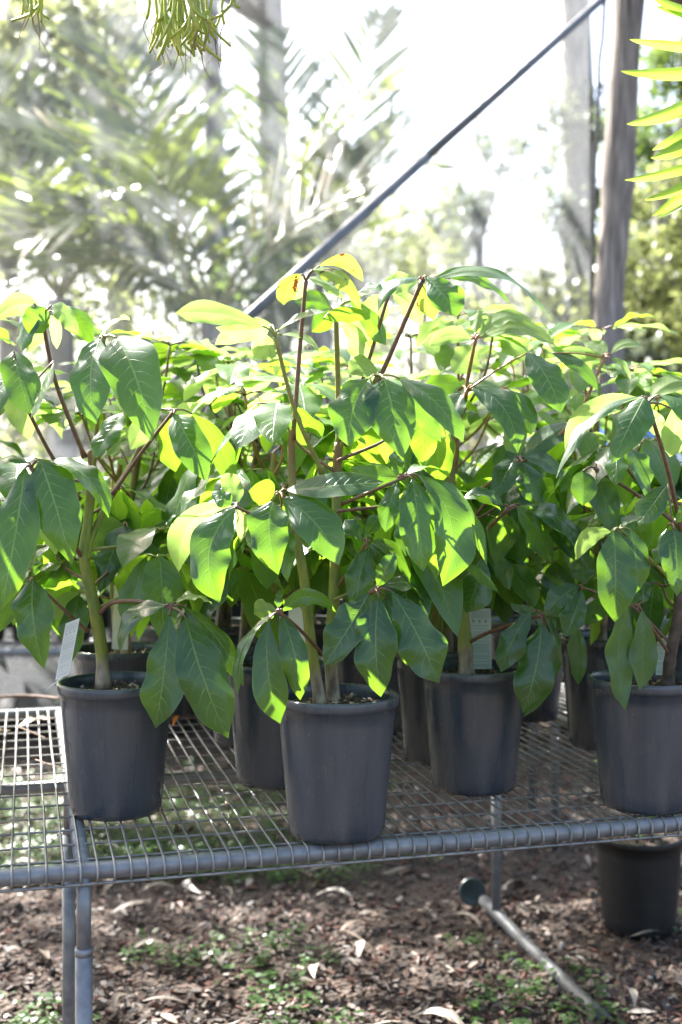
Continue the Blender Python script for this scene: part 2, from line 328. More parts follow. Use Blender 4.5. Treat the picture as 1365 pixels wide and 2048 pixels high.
def leaf(mb, b, t, ctrl, wid, n0, fold=0.12, wave=0.10, curl=0.10, twist=0.0, rnd=random, tab=PROF, nv=16, nu=4, mi=0, hook=0.0):
    """a leaf blade: midrib is a quadratic curve b-ctrl-t, n0 the direction its upper side faces"""
    b, t, ctrl, n0 = V(b), V(t), V(ctrl), V(n0)
    ph = rnd.uniform(0, 6.28); ph2 = rnd.uniform(0, 6.28); k1 = rnd.uniform(1.6, 3.0); k2 = rnd.uniform(1.6, 3.0)
    asym = rnd.uniform(-.06, .06); Lk = (t - b).length
    vs = []; uv = []; fs = []
    W = 2 * nu + 1
    for j in range(nv + 1):
        v = j / nv; v = v ** 0.95 if v < 1 else 1
        p = b * (1 - v) ** 2 + ctrl * 2 * v * (1 - v) + t * v * v
        tg = ((ctrl - b) * 2 * (1 - v) + (t - ctrl) * 2 * v)
        tg = tg.normalized() if tg.length > 1e-9 else (t - b).normalized()
        n = n0 - tg * n0.dot(tg)
        if n.length < 1e-4: n = tg.orthogonal()
        n.normalize()
        if twist: n = Quaternion(tg, twist * (v - 0.4)) @ n
        s = tg.cross(n); hw = wid / 2 * prof(v, tab)
        if hook and v > 0.93: p = p + n * hook * Lk * (v - 0.93) ** 2 * 40
        for i in range(-nu, nu + 1):
            u = i / nu; au = abs(u)
            side = 1 + asym * (1 if u > 0 else -1)
            wob = 1 + wave * 0.5 * math.sin(6.28 * (k1 if u > 0 else k2) * v + ph) * au
            z = fold * au * hw - curl * hw * au * au
            z += wave * hw * 0.9 * au * au * math.sin(6.28 * (k1 if u > 0 else k2) * v + (ph if u > 0 else ph2))
            z += 0.05 * hw * noise.noise(V((u * 1.6 + ph, v * 5, ph2)))
            x = hw * side * wob * u
            vs.append(p + s * x + n * z); uv.append(((u + 1) / 2, v))
    for j in range(nv):
        for i in range(2 * nu): fs.append((j * W + i, j * W + i + 1, (j + 1) * W + i + 1, (j + 1) * W + i))
    mb.add(vs, fs, uv, mi)

# ------------------------------------------------------------------ potted umbrella plants
HP = 0.236   # pot height
def pot_parts(root, base, H=HP, Rt=0.1065, Rb=0.0825, m='pot', soil=True, rnd=random):
    mb = MB(); th = 0.003; n = 64
    prof_ = [(0.0, 0.006), (Rb - 0.012, 0.006), (Rb - 0.010, 0.0), (Rb - 0.004, 0.0), (Rb, 0.010)]
    for i in range(1, 9):
        f = i / 8; prof_.append((Rb + (Rt - 0.006 - Rb) * f, 0.010 + (H - 0.030) * f))
    prof_ += [(Rt - 0.005, H - 0.0195), (Rt - 0.0015, H - 0.018), (Rt, H - 0.012), (Rt, H - 0.003), (Rt - 0.001, H - 0.0008), (Rt - 0.003, H), (Rt - 0.006, H), (Rt - 0.0075, H - 0.002), (Rt - 0.0085, H - 0.012), (Rt - 0.014, H - 0.07)]
    lathe(mb, base, prof_, n)
    mb.build('pot', M[m], root, root.location)
    if soil:
        sb = MB(); vs = []; fs = []; rr = Rt - 0.0105; z0 = base[2] + H - 0.022; c = V(base)
        rings = 7; ns = 40
        vs.append(V((c.x, c.y, z0)))
        for j in range(1, rings + 1):
            for k in range(ns):
                a = 6.283 * k / ns; r = rr * j / rings; q = V((c.x + r * math.cos(a), c.y + r * math.sin(a), 0))
                vs.append(V((q.x, q.y, z0 + 0.006 * noise.noise(q * 60) + 0.003 * noise.noise(q * 200))))
        for k in range(ns): fs.append((0, 1 + k, 1 + (k + 1) % ns))
        for j in range(rings - 1):
            for k in range(ns):
                a = 1 + j * ns; fs.append((a + k, a + (k + 1) % ns, a + ns + (k + 1) % ns, a + ns + k))
        sb.add(vs, fs)
        so_ = sb.build('soil', M['soil'], root, root.location)
        cb = MB()
        for k in range(90):
            a = rnd.uniform(0, 6.28); r = (rr - .006) * math.sqrt(rnd.random()); q = V((c.x + r * math.cos(a), c.y + r * math.sin(a), z0 + 0.006))
            chip(cb, q, rnd.uniform(.004, .013), rnd)
        ch = cb.build('bark_mulch', M['chip'], so_, root.location, smooth=False); ch['kind'] = 'stuff'
def chip(mb, q, s, rnd, flat=0.3):
    ax = Quaternion((rnd.uniform(-.5, .5), rnd.uniform(-.5, .5), 1), rnd.uniform(0, 6.28)) @ Quaternion((1, 0, 0), rnd.uniform(-.5, .5))
    a, b_, c_ = s, s * rnd.uniform(.25, .6), s * flat * rnd.uniform(.3, .8)
    vs = [q + ax @ V((x * a / 2 * rnd.uniform(.7, 1), y * b_ / 2, z * c_ / 2)) for x in (-1, 1) for y in (-1, 1) for z in (-1, 1)]
    mb.add(vs, [(0, 1, 3, 2), (4, 6, 7, 5), (0, 4, 5, 1), (2, 3, 7, 6), (0, 2, 6, 4), (1, 5, 7, 3)])

def stem_r(seed):
    return lambda f: 1 + 0.10 * max(0, math.sin(f * 34 + seed)) ** 6 + (0.35 * max(0, 0.06 - f) / 0.06)
GRP = 'potted umbrella plants on the wire bench'
def new_plant(px, d, label, m='pot'):
    base = V(((px - CX) * d / F, d, BZ + 0.003))
    root = empty('potted_umbrella_plant', base)
    tag(root, label, 'potted plant', GRP)
    pot_parts(root, base, m=m, rnd=random.Random(int(px) + 7))
    return root, base

def hero_stem(root, pts, r0, r1, m='stem'):
    mb = MB(); tube(mb, [P(*p) for p in pts], (r0, r1), 14, 40, rfun=stem_r(pts[0][0]))
    return mb.build('stem', M[m], root, root.location)
def hero_whorl(root, att, hub, leaves, pm='petiole_green', rr=0.0032, via=None, lm='leaf', tilt=0.5):
    """att, hub, via: (px, py, d). leaves: (bx,by,tx,ty,w, bend, roll, dbase, dtip[, material]) in photo pixels and metres"""
    rnd = random.Random(int(hub[0] * 13 + hub[1]))
    H = P(*hub); mb = MB()
    pts = [P(*att)] + ([P(*v) for v in via] if via else []) + [H]
    tube(mb, pts, (rr * 1.25, rr), 8, 18, rfun=lambda f: 1 + 0.5 * max(0, .05 - f) / .05 + 0.35 * max(0, f - .96) / .04)
    for l in leaves:
        bx, by = l[0], l[1]; B = P(bx, by, hub[2] + l[7])
        mid = H.lerp(B, 0.5) + V((0, 0, 0.004))
        tube(mb, [H, mid, B], (rr * 0.62, rr * 0.45), 6, 6)
    pet = mb.build('petiole', M[pm], root, root.location)
    for l in leaves:
        bx, by, tx, ty, wpx, bend, roll, db, dt = l[:9]; m_ = l[9] if len(l) > 9 else lm
        d0 = hub[2] + db; d1 = hub[2] + dt + rnd.uniform(-.006, .006)
        if abs(roll) < 60 and ty > by + 40:      # hanging leaves lean out: the tip is nearer than the base
            k = .52 if by < 860 else .32 if by < 1060 else .20
            lean = k * math.hypot(tx - bx, ty - by) * d0 / F * rnd.uniform(.75, 1.15); d0 += lean * .3; d1 = d0 - lean
        B = P(bx, by, d0); T = P(tx, ty, d1)
        dx, dy = tx - bx, ty - by; L = math.hypot(dx, dy) or 1
        C = P((bx + tx) / 2 + dy / L * bend * 2, (by + ty) / 2 - dx / L * bend * 2, (d0 + d1) / 2)
        C += V((0, -0.16, 0.05)) * (T - B).length if abs(roll) < 90 else V((0, 0.0, 0.08)) * (T - B).length
        tg = (T - B).normalized()
        n = V((0, -1, tilt)).normalized()
        n = (n - tg * n.dot(tg)).normalized()
        n = Quaternion(tg, R(roll + rnd.uniform(-7, 7))) @ n
        ww = wpx * (d0 + d1) / 2 / F / max(0.35, abs(math.cos(R(roll))))
        ww = min(ww * .90, 0.105)
        lb = MB(); narrow = ww / max(0.01, (T - B).length) < 0.42
        leaf(lb, B, T, C, ww, n, fold=rnd.uniform(.05, .35), wave=rnd.uniform(.06, .20), curl=rnd.uniform(.0, .35), twist=rnd.uniform(-.45, .45), rnd=rnd, tab=rnd.choice((PROF, PROF, PROF2, PROF3)), nv=22, nu=5, hook=rnd.uniform(-.01, .03))
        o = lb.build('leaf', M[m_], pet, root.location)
    return pet

def rand_whorl(root, att, hub, ang, isy, rnd, nv=12, nu=3, big=1.0):
    mid = att.lerp(hub, .5) + V((math.cos(ang), math.sin(ang), 0)) * .02 - V((0, 0, .006))
    mb = MB(); tube(mb, [att, mid, hub], (.0034, .0025), 6, 8)
    nl = rnd.choice((5, 6, 7, 7)); lv = []
    for i in range(nl):
        la = ang + (i - (nl - 1) / 2) * (5.2 / nl) + rnd.uniform(-.3, .3)
        L = rnd.uniform(.10, .19) * (0.85 if isy else 1.0) * big; droop = rnd.uniform(.35, 1.4) if not isy else rnd.uniform(-.15, .65)
        if rnd.random() < .12: L *= .55
        dr = V((math.cos(la), math.sin(la), 0)); st = rnd.uniform(.02, .045)
        b = hub + dr * st + V((0, 0, .006)); t = b + (dr * math.cos(droop) - V((0, 0, 1)) * math.sin(droop)) * L
        c = b.lerp(t, .5) + V((0, 0, L * rnd.uniform(.08, .22))) + dr * L * .08
        tube(mb, [hub, hub.lerp(b, .5) + V((0, 0, .003)), b], (.0017, .0012), 5, 4)
        lv.append((b, t, c, L))
    pet = mb.build('petiole', M['petiole_red' if isy and rnd.random() < .6 else 'petiole_brown' if rnd.random() < .6 else 'petiole_green'], root, root.location)
    for (b, t, c, L) in lv:
        lb = MB(); nn = (V((0, 0, 1)) + (b - hub).normalized() * .6).normalized()
        leaf(lb, b, t, c, L * rnd.uniform(.38, .55), nn, fold=rnd.uniform(.05, .4), wave=rnd.uniform(.05, .22), curl=rnd.uniform(0, .3), twist=rnd.uniform(-.6, .6), rnd=rnd, tab=rnd.choice((PROF, PROF, PROF2, PROF3)), nv=nv, nu=nu, hook=rnd.uniform(-.01, .03))
        lb.build('leaf', M['leaf_young' if isy and rnd.random() < .8 else 'leaf_lit' if rnd.random() < .7 else 'leaf'], pet, root.location)
def filler(root, pts, n, seed):
    """whorls that grow to the back and sides of a front plant, between the ones seen from the front"""
    rnd = random.Random(seed); sp_ = smooth_path([P(*p) for p in pts], 24)
    for k in range(n):
        f = .22 + .74 * (k + .5) / n; att = sp_[int(f * (len(sp_) - 1))]; ang = R(90) + (k % 3 - 1) * 1.05 + rnd.uniform(-.4, .4)
        out = rnd.uniform(.10, .17); hub = att + V((math.cos(ang) * out, math.sin(ang) * out, rnd.uniform(.03, .12)))
        rand_whorl(root, att, hub, ang, False, rnd, 14, 3, .95)

# ---- the four plants of the front row -------------------------------------------------
A, Ab = new_plant(233, 2.19, 'umbrella plant in the leftmost front grey pot with a long tag leaning at its rim')
hero_stem(A, [(207, 1376, 2.19), (204, 1303, 2.19), (190, 1219, 2.18), (178, 1163, 2.18), (168, 1110, 2.18), (178, 1030, 2.2), (185, 950, 2.2), (183, 900, 2.2)], .0122, .0075)
hero_stem(A, [(172, 1120, 2.18), (190, 1060, 2.2), (225, 990, 2.22), (262, 930, 2.24), (290, 875, 2.26)], .0065, .004)
hero_whorl(A, (195, 1232, 2.18), (343, 1215, 2.05), [
    (339, 1232, 312, 1456, 92, 6, 5, -.01, -.06), (372, 1235, 457, 1476, 108, -6, -8, -.03, -.07),
    (330, 1212, 242, 1308, 52, -30, 35, -.0, -.02), (368, 1213, 488, 1372, 50, 14, -35, .01, .03),
    (352, 1206, 428, 1212, 30, 16, 120, .01, .05, 'leaf_young'), (345, 1205, 332, 1172, 20, 2, 20, 0, .0)],
    'petiole_brown', .0034, via=[(222, 1207, 2.16), (270, 1202, 2.11)])
hero_whorl(A, (176, 1262, 2.18), (64, 1160, 2.08), [
    (66, 1159, 89, 1337, 88, -6, 0, -.01, -.05), (68, 1152, 88, 1126, 22, 4, 10, 0, .02), (55, 1168, -2, 1266, 42, -8, 150, .03, .05),
    (58, 1160, -20, 1165, 40, 10, 40, .02, .05)], 'petiole_brown', .0026, via=[(115, 1207, 2.13)])
hero_whorl(A, (168, 1120, 2.18), (63, 935, 2.06), [
    (80, 919, 144, 1130, 112, 6, 4, -.01, -.06), (50, 937, 4, 1218, 98, 10, -6, -.02, -.09),
    (80, 925, 218, 1036, 60, 34, -40, .02, .04, 'leaf'), (56, 926, -14, 930, 30, -12, 40, 0, .02),
    (70, 925, 112, 1110, 80, 10, 160, .07, .11, 'leaf_young')], 'petiole_brown', .0033, via=[(118, 1040, 2.12)])
hero_whorl(A, (170, 915, 2.2), (85, 638, 2.12), [
    (68, 606, 43, 704, 58, 0, 20, 0, -.02), (96, 618, 58, 668, 48, 0, -40, -.01, -.06), (104, 610, 158, 668, 36, 6, 30, .01, .04, 'leaf_young'),
    (82, 648, 52, 706, 48, 0, 170, .04, .08, 'leaf_young'), (104, 628, 114, 698, 26, 4, 150, .03, .06, 'leaf_young'), (78, 615, -10, 640, 40, -12, 140, .02, .06, 'leaf_young'),
    (104, 622, 190, 690, 46, 12, 30, .04, .07)], 'petiole_brown', .0036, via=[(112, 765, 2.16)])
hero_whorl(A, (160, 1000, 2.2), (46, 800, 2.1), [
    (28, 702, 60, 828, 78, 0, -10, -.02, -.04), (108, 722, 62, 836, 40, 6, 45, -.01, -.05), (20, 740, -30, 860, 70, 0, 15, 0, .0), (10, 780, 60, 880, 60, 4, 150, .04, .06, 'leaf_young')],
    'petiole_brown', .0032, via=[(100, 905, 2.16)])
hero_whorl(A, (187, 950, 2.2), (208, 674, 2.08), [
    (200, 676, 193, 848, 94, -12, 8, -.02, -.06), (234, 676, 303, 883, 126, 12, -6, -.03, -.08),
    (205, 668, 260, 640, 40, 8, 150, .03, .10, 'leaf_young'), (214, 668, 140, 655, 36, 6, 150, .03, .10, 'leaf_young')],
    'petiole_green', .0036, via=[(198, 800, 2.14)])
hero_whorl(A, (225, 990, 2.22), (350, 820, 2.17), [
    (348, 829, 413, 962, 78, 4, -4, -.02, -.05), (385, 828, 466, 976, 50, 14, -160, .02, .04), (338, 832, 352, 944, 60, -4, 165, .03, .05),
    (246, 826, 190, 916, 62, 0, 20, -.02, -.04), (300, 826, 262, 900, 52, 0, 170, .05, .08, 'leaf_young')], 'petiole_brown', .003, via=[(280, 910, 2.2)])
hero_whorl(A, (178, 1180, 2.2), (250, 1046, 2.3), [
    (248, 1052, 200, 1186, 74, 0, 10, -.02, -.05), (256, 1056, 341, 1202, 84, 0, -8, -.02, -.05), (246, 1050, 160, 1110, 50, -10, 140, .03, .05, 'leaf_young')],
    'petiole_brown', .0026, via=[(235, 1120, 2.28)])
filler(A, [(204, 1303, 2.19), (190, 1219, 2.18), (178, 1163, 2.18), (178, 1030, 2.2), (183, 900, 2.2)], 6, 91)
hero_whorl(A, (186, 1190, 2.2), (162, 1182, 2.28), [(158, 1190, 138, 1334, 66, 0, 5, 0, -.02), (164, 1186, 110, 1240, 44, -6, 160, .03, .05, 'leaf_young')], 'petiole_green', .0026)

B, Bb = new_plant(674, 2.055, 'two stemmed umbrella plant in the grey pot nearest the camera at the bench edge')
hero_stem(B, [(642, 1412, 2.06), (628, 1330, 2.06), (617, 1240, 2.06), (609, 1160, 2.05), (592, 1060, 2.05), (585, 960, 2.06), (583, 860, 2.06)], .0108, .0062)
hero_stem(B, [(668, 1412, 2.09), (663, 1320, 2.09), (668, 1200, 2.09), (674, 1060, 2.09), (674, 960, 2.1), (678, 885, 2.1)], .0122, .0078)
hero_whorl(B, (660, 1325, 2.09), (560, 1224, 1.97), [
    (538, 1240, 561, 1447, 76, -12, 5, -.01, -.05), (565, 1232, 601, 1400, 62, 8, -5, -.0, -.03),
    (550, 1225, 477, 1391, 30, -28, 45, .0, .02), (566, 1222, 672, 1224, 34, 28, 30, 0, .02),
    (552, 1220, 508, 1228, 40, 0, 140, .02, .06, 'leaf_young'), (557, 1215, 560, 1178, 18, 0, 20, 0, .01)],
    'petiole_brown', .0026, via=[(603, 1262, 2.02)])
hero_whorl(B, (668, 1260, 2.09), (752, 1180, 1.96), [
    (738, 1186, 648, 1331, 84, 4, 6, -.0, -.03), (757, 1195, 762, 1393, 92, -8, 0, -.01, -.06),
    (784, 1183, 878, 1366, 104, 4, -4, -.0, -.05), (756, 1172, 790, 1104, 42, 0, 0, .0, .0),
    (775, 1200, 815, 1332, 56, 6, -10, .04, .05), (770, 1172, 850, 1208, 40, 20, 130, .05, .08)],
    'petiole_brown', .0028, via=[(705, 1215, 2.04)])
hero_whorl(B, (672, 1180, 2.09), (735, 1084, 2.02), [
    (735, 1098, 712, 1216, 62, -4, 6, 0, -.02), (745, 1082, 838, 1192, 56, 18, 150, .03, .05), (724, 1082, 690, 1040, 40, 0, 10, 0, .02), (730, 1075, 760, 1030, 34, 0, 20, .02, .04),
    (740, 1088, 800, 1180, 50, 6, -20, .05, .04)],
    'petiole_brown', .0025)
hero_whorl(B, (680, 1010, 2.1), (809, 955, 2.0), [
    (826, 958, 847, 1143, 82, 0, 4, -.02, -.06), (838, 950, 886, 1172, 92, 40, -6, -.02, -.05),
    (797, 957, 772, 1064, 48, -4, 12, .0, -.02), (800, 950, 786, 905, 36, 0, 10, .01, .04), (815, 948, 900, 955, 34, 16, 120, .03, .08), (842, 955, 950, 1050, 56, 16, 150, .04, .05),
    (795, 955, 700, 935, 44, 10, 150, .03, .06)],
    'petiole_brown', .003)
hero_whorl(B, (592, 1010, 2.05), (560, 986, 1.94), [
    (545, 1003, 557, 1149, 94, -10, 4, -.01, -.06), (566, 997, 678, 1130, 98, 16, -6, -.02, -.06),
    (574, 980, 768, 964, 72, -4, -22, .0, .01), (568, 1050, 575, 1164, 50, 0, -10, .04, .03),
    (548, 990, 498, 982, 40, 0, -50, .0, -.04)], 'petiole_red', .0026)
hero_whorl(B, (594, 1070, 2.05), (472, 1014, 1.98), [
    (470, 1017, 440, 1205, 98, -34, 6, -.02, -.05), (476, 1014, 481, 1086, 26, 6, 150, .01, .02, 'leaf_young'),
    (464, 1011, 358, 1144, 42, -36, 130, .03, .06, 'leaf_young'), (462, 1010, 424, 984, 40, 0, -10, .0, .02), (478, 1005, 440, 960, 50, -6, 140, .05, .08, 'leaf_young')], 'petiole_brown', .0026)
hero_whorl(B, (678, 900, 2.1), (754, 752, 2.0), [
    (740, 757, 699, 893, 106, -12, 6, -.02, -.05), (769, 757, 807, 916, 114, 0, 0, -.03, -.06),
    (800, 757, 927, 884, 76, 12, -14, -.0, -.01), (815, 790, 882, 884, 50, 0, 160, .05, .05), (760, 745, 700, 720, 44, 6, 150, .05, .08, 'leaf_young')],
    'petiole_green', .0034, via=[(715, 830, 2.06)])
hero_whorl(B, (645, 945, 2.07), (551, 674, 2.0), [
    (524, 652, 351, 626, 54, -4, 165, .0, .01, 'leaf_young'), (540, 650, 432, 655, 50, 14, 155, .01, .02, 'leaf_young'),
    (548, 682, 508, 716, 56, 0, 150, .03, .05, 'leaf_young'), (558, 660, 652, 624, 38, 2, -30, .0, -.03),
    (545, 650, 430, 690, 40, -6, 150, .06, .1, 'leaf_young'), (564, 670, 640, 700, 44, 8, 140, .04, .08, 'leaf_young')],
    'petiole_green', .0036, via=[(590, 820, 2.04)])
hero_whorl(B, (586, 880, 2.06), (612, 562, 2.02), [
    (603, 549, 568, 610, 46, -10, 165, -.01, -.01, 'leaf_spot'), (626, 540, 722, 622, 50, 20, 155, -.0, .01, 'leaf_spot'),
    (640, 532, 726, 563, 34, 20, 20, .03, .06, 'leaf_spot'), (618, 556, 690, 600, 50, 6, 150, .05, .08, 'leaf_young'), (605, 556, 588, 600, 40, 0, 160, .04, .06, 'leaf_young')],
    'petiole_brown', .0034, via=[(600, 700, 2.05)])
hero_whorl(B, (678, 890, 2.1), (672, 622, 2.02), [
    (648, 638, 742, 636, 24, 6, 50, -.03, -.03), (662, 618, 590, 604, 40, -6, 150, .02, .06), (700, 602, 772, 690, 62, 6, 165, .03, .06),
    (666, 626, 624, 664, 40, 0, 150, .03, .06), (680, 616, 742, 588, 36, 8, 150, .04, .08, 'leaf_young'), (684, 640, 735, 735, 66, 6, 160, .06, .08, 'leaf_young')],
    'petiole_green', .0042, via=[(676, 760, 2.08)])
hero_whorl(B, (690, 890, 2.1), (845, 562, 2.0), [
    (838, 557, 757, 623, 44, -22, 40, .0, .0), (852, 553, 914, 633, 86, 2, 0, -.03, -.06),
    (868, 558, 1106, 646, 46, 44, 155, .01, .03), (900, 556, 1020, 607, 38, 14, 160, .03, .06), (838, 566, 868, 641, 56, 0, 165, .04, .05, 'leaf_spot'),
    (836, 560, 770, 560, 40, 8, 150, .06, .1, 'leaf_young')],
    'petiole_brown', .0036, via=[(760, 755, 2.06)])
filler(B, [(663, 1320, 2.07), (668, 1200, 2.07), (674, 1060, 2.07), (674, 960, 2.08), (678, 885, 2.08)], 7, 92)
hero_whorl(B, (672, 905, 2.1), (778, 588, 2.06), [
    (774, 592, 700, 692, 72, 0, 165, .03, .06, 'leaf_young'), (785, 585, 845, 650, 56, 6, 160, .04, .06, 'leaf_young'), (770, 585, 712, 590, 40, -10, 30, .0, .02)],
    'petiole_brown', .003, via=[(730, 745, 2.09)])

C_, Cb = new_plant(948, 2.36, 'umbrella plant with one thick straight stem, in the front pot right of the nearest')
hero_stem(C_, [(934, 1358, 2.36), (929, 1270, 2.36), (921, 1200, 2.36), (912, 1130, 2.36), (904, 1040, 2.36), (900, 950, 2.36), (897, 870, 2.36)], .0145, .010)
hero_whorl(C_, (936, 1286, 2.36), (1085, 1230, 2.2), [
    (1083, 1248, 1046, 1426, 90, 6, 4, -.01, -.05), (1065, 1221, 1002, 1344, 60, -8, 10, -.01, -.02), (1100, 1236, 1114, 1350, 24, 8, -50, .01, .02),
    (1075, 1222, 1020, 1206, 34, 6, 30, .01, .03), (1108, 1290, 1048, 1434, 40, 14, 150, .04, .03), (1096, 1226, 1160, 1260, 40, 12, 140, .03, .04)],
    'petiole_brown', .0032, via=[(985, 1262, 2.3)])
hero_whorl(C_, (922, 1200, 2.36), (968, 1108, 2.24), [(966, 1116, 932, 1226, 74, 4, 0, -.02, -.05), (975, 1110, 1020, 1180, 60, 6, 150, .04, .05), (960, 1105, 900, 1160, 60, 0, 150, .06, .08)], 'petiole_brown', .0026)
hero_whorl(C_, (918, 1150, 2.36), (1018, 1016, 2.22), [
    (1035, 1014, 1104, 1126, 84, 6, 155, -.0, .02), (1040, 1010, 1178, 1142, 72, 30, -40, .03, .04), (1006, 1011, 925, 1000, 40, -14, 30, .0, .0),
    (1080, 1030, 1150, 1122, 46, 6, 0, .05, .04), (1018, 1030, 990, 1130, 70, 0, 150, .06, .06)],
    'petiole_brown', .0036, via=[(958, 1080, 2.3)])
hero_whorl(C_, (900, 940, 2.36), (934, 782, 2.25), [
    (945, 770, 1036, 906, 74, 22, -10, -.02, -.04), (1055, 706, 1122, 826, 80, 6, 0, -.02, -.04), (1020, 780, 1063, 870, 56, 4, 10, .0, -.02),
    (928, 778, 890, 860, 50, 0, 20, .02, .02), (925, 772, 850, 770, 40, 0, 150, .04, .07)], 'petiole_red', .0034)
hero_whorl(C_, (905, 950, 2.36), (951, 681, 2.28), [
    (944, 672, 880, 640, 42, 10, 165, .01, .04, 'leaf_young'), (951, 666, 958, 618, 38, 0, 150, .01, .03, 'leaf_young'), (960, 670, 1066, 642, 44, 18, 160, .0, .04, 'leaf_young'),
    (964, 676, 1112, 692, 60, 22, 160, .0, .02, 'leaf_young'), (942, 678, 858, 692, 38, -10, 160, .0, .02, 'leaf_young'), (950, 694, 908, 748, 62, 0, 170, .03, .05, 'leaf_young')],
    'petiole_red', .0034, via=[(930, 790, 2.33)])
hero_whorl(C_, (912, 1010, 2.36), (1210, 716, 2.4), [
    (1204, 711, 1120, 700, 34, 6, 160, 0, .03, 'leaf_young'), (1214, 706, 1168, 686, 36, 0, 160, .01, .05, 'leaf_young'), (1222, 708, 1286, 692, 32, 10, 150, 0, .04, 'leaf_young'),
    (1222, 718, 1262, 760, 30, 10, 150, -.01, .0, 'leaf_young'), (1202, 722, 1146, 744, 40, -6, 160, 0, .02, 'leaf_young'), (1105, 706, 1206, 794, 44, 12, 165, -.02, -.04)],
    'petiole_red', .0032, via=[(1130, 860, 2.38)])
filler(C_, [(929, 1270, 2.36), (921, 1200, 2.36), (904, 1040, 2.36), (897, 870, 2.36)], 6, 93)
hero_whorl(C_, (905, 1090, 2.36), (1040, 920, 2.3), [
    (1048, 915, 1130, 960, 60, 10, 150, .02, .05), (1045, 925, 1075, 1010, 60, 0, 0, -.02, -.05), (1030, 915, 985, 1000, 62, 0, 10, .0, -.02), (1040, 908, 1010, 850, 50, 0, 150, .04, .07, 'leaf_young'), (1052, 918, 1160, 850, 60, 10, 160, .05, .1)],
    'petiole_brown', .0032)

D, Db = new_plant(1292, 2.23, 'umbrella plant with a dark leaning stem, in the grey pot at the right edge')
hero_stem(D, [(1335, 1372, 2.23), (1342, 1310, 2.22), (1356, 1235, 2.22), (1362, 1160, 2.22), (1366, 1080, 2.22), (1380, 980, 2.22)], .0115, .0085, 'stem_dark')
hero_whorl(D, (1366, 1080, 2.22), (1296, 806, 2.1), [
    (1290, 794, 1226, 926, 84, -4, 8, -.03, -.06), (1284, 792, 1113, 956, 30, -34, 40, .0, .01), (1278, 796, 1130, 900, 44, -28, 150, .05, .08, 'leaf_young'),
    (1303, 796, 1378, 762, 52, 8, 160, .02, .05, 'leaf_young'), (1320, 790, 1388, 852, 50, 8, -20, -.01, -.02), (1302, 818, 1318, 872, 50, 0, 165, .05, .06, 'leaf_young'),
    (1345, 818, 1340, 914, 64, 6, 165, .03, .04, 'leaf_young')], 'petiole_brown', .0036, via=[(1350, 1000, 2.18), (1330, 918, 2.14)])
hero_whorl(D, (1362, 1180, 2.22), (1240, 1058, 2.08), [
    (1228, 1062, 1229, 1244, 88, 0, 4, -.02, -.06), (1262, 1060, 1270, 1188, 60, 4, -6, -.01, -.03), (1222, 1064, 1155, 1120, 34, -18, 150, .01, .03, 'leaf_young'), (1245, 1052, 1300, 1040, 30, 8, 140, .03, .06)],
    'petiole_green', .0028)
hero_whorl(D, (1372, 1120, 2.22), (1345, 1048, 2.08), [
    (1348, 1058, 1354, 1192, 88, 0, 0, -.02, -.05), (1334, 1056, 1310, 1132, 28, 0, 40, .01, .0), (1352, 1046, 1400, 1030, 40, 10, 30, 0, .0), (1336, 968, 1276, 1049, 64, 0, 12, .03, .02)],
    'petiole_brown', .0028)
hero_whorl(D, (1340, 1310, 2.22), (1276, 1212, 2.12), [
    (1256, 1213, 1252, 1422, 60, -16, 160, -.01, -.03), (1284, 1222, 1280, 1381, 74, 4, 165, -.0, -.02), (1288, 1206, 1282, 1152, 36, 0, 0, .02, .04), (1270, 1210, 1235, 1150, 60, 0, 150, .05, .08)],
    'petiole_brown', .0026)
hero_whorl(D, (1345, 1290, 2.22), (1162, 1174, 2.2), [
    (1158, 1173, 1092, 1232, 48, -8, 10, -.01, -.02), (1165, 1180, 1133, 1272, 54, 0, 0, -.02, -.04), (1150, 1250, 1157, 1370, 48, 4, 155, .05, .04), (1224, 1206, 1162, 1246, 42, 0, 150, .02, .03),
    (1170, 1168, 1165, 1110, 50, 0, 150, .04, .07)], 'petiole_brown', .0024, via=[(1260, 1210, 2.24)])
filler(D, [(1342, 1310, 2.22), (1356, 1235, 2.22), (1366, 1080, 2.22), (1380, 980, 2.22)], 6, 94)
hero_whorl(D, (1368, 1060, 2.22), (1190, 936, 2.2), [
    (1166, 942, 1166, 1011, 58, 0, 0, -.03, -.05), (1188, 945, 1215, 1060, 70, 6, 155, .03, .02), (1180, 940, 1120, 985, 56, 0, 160, .05, .06), (1195, 930, 1250, 900, 40, 8, 150, .03, .06, 'leaf_young'), (1190, 925, 1160, 860, 44, 0, 150, .05, .08)],
    'petiole_brown', .003, via=[(1290, 1000, 2.22)])

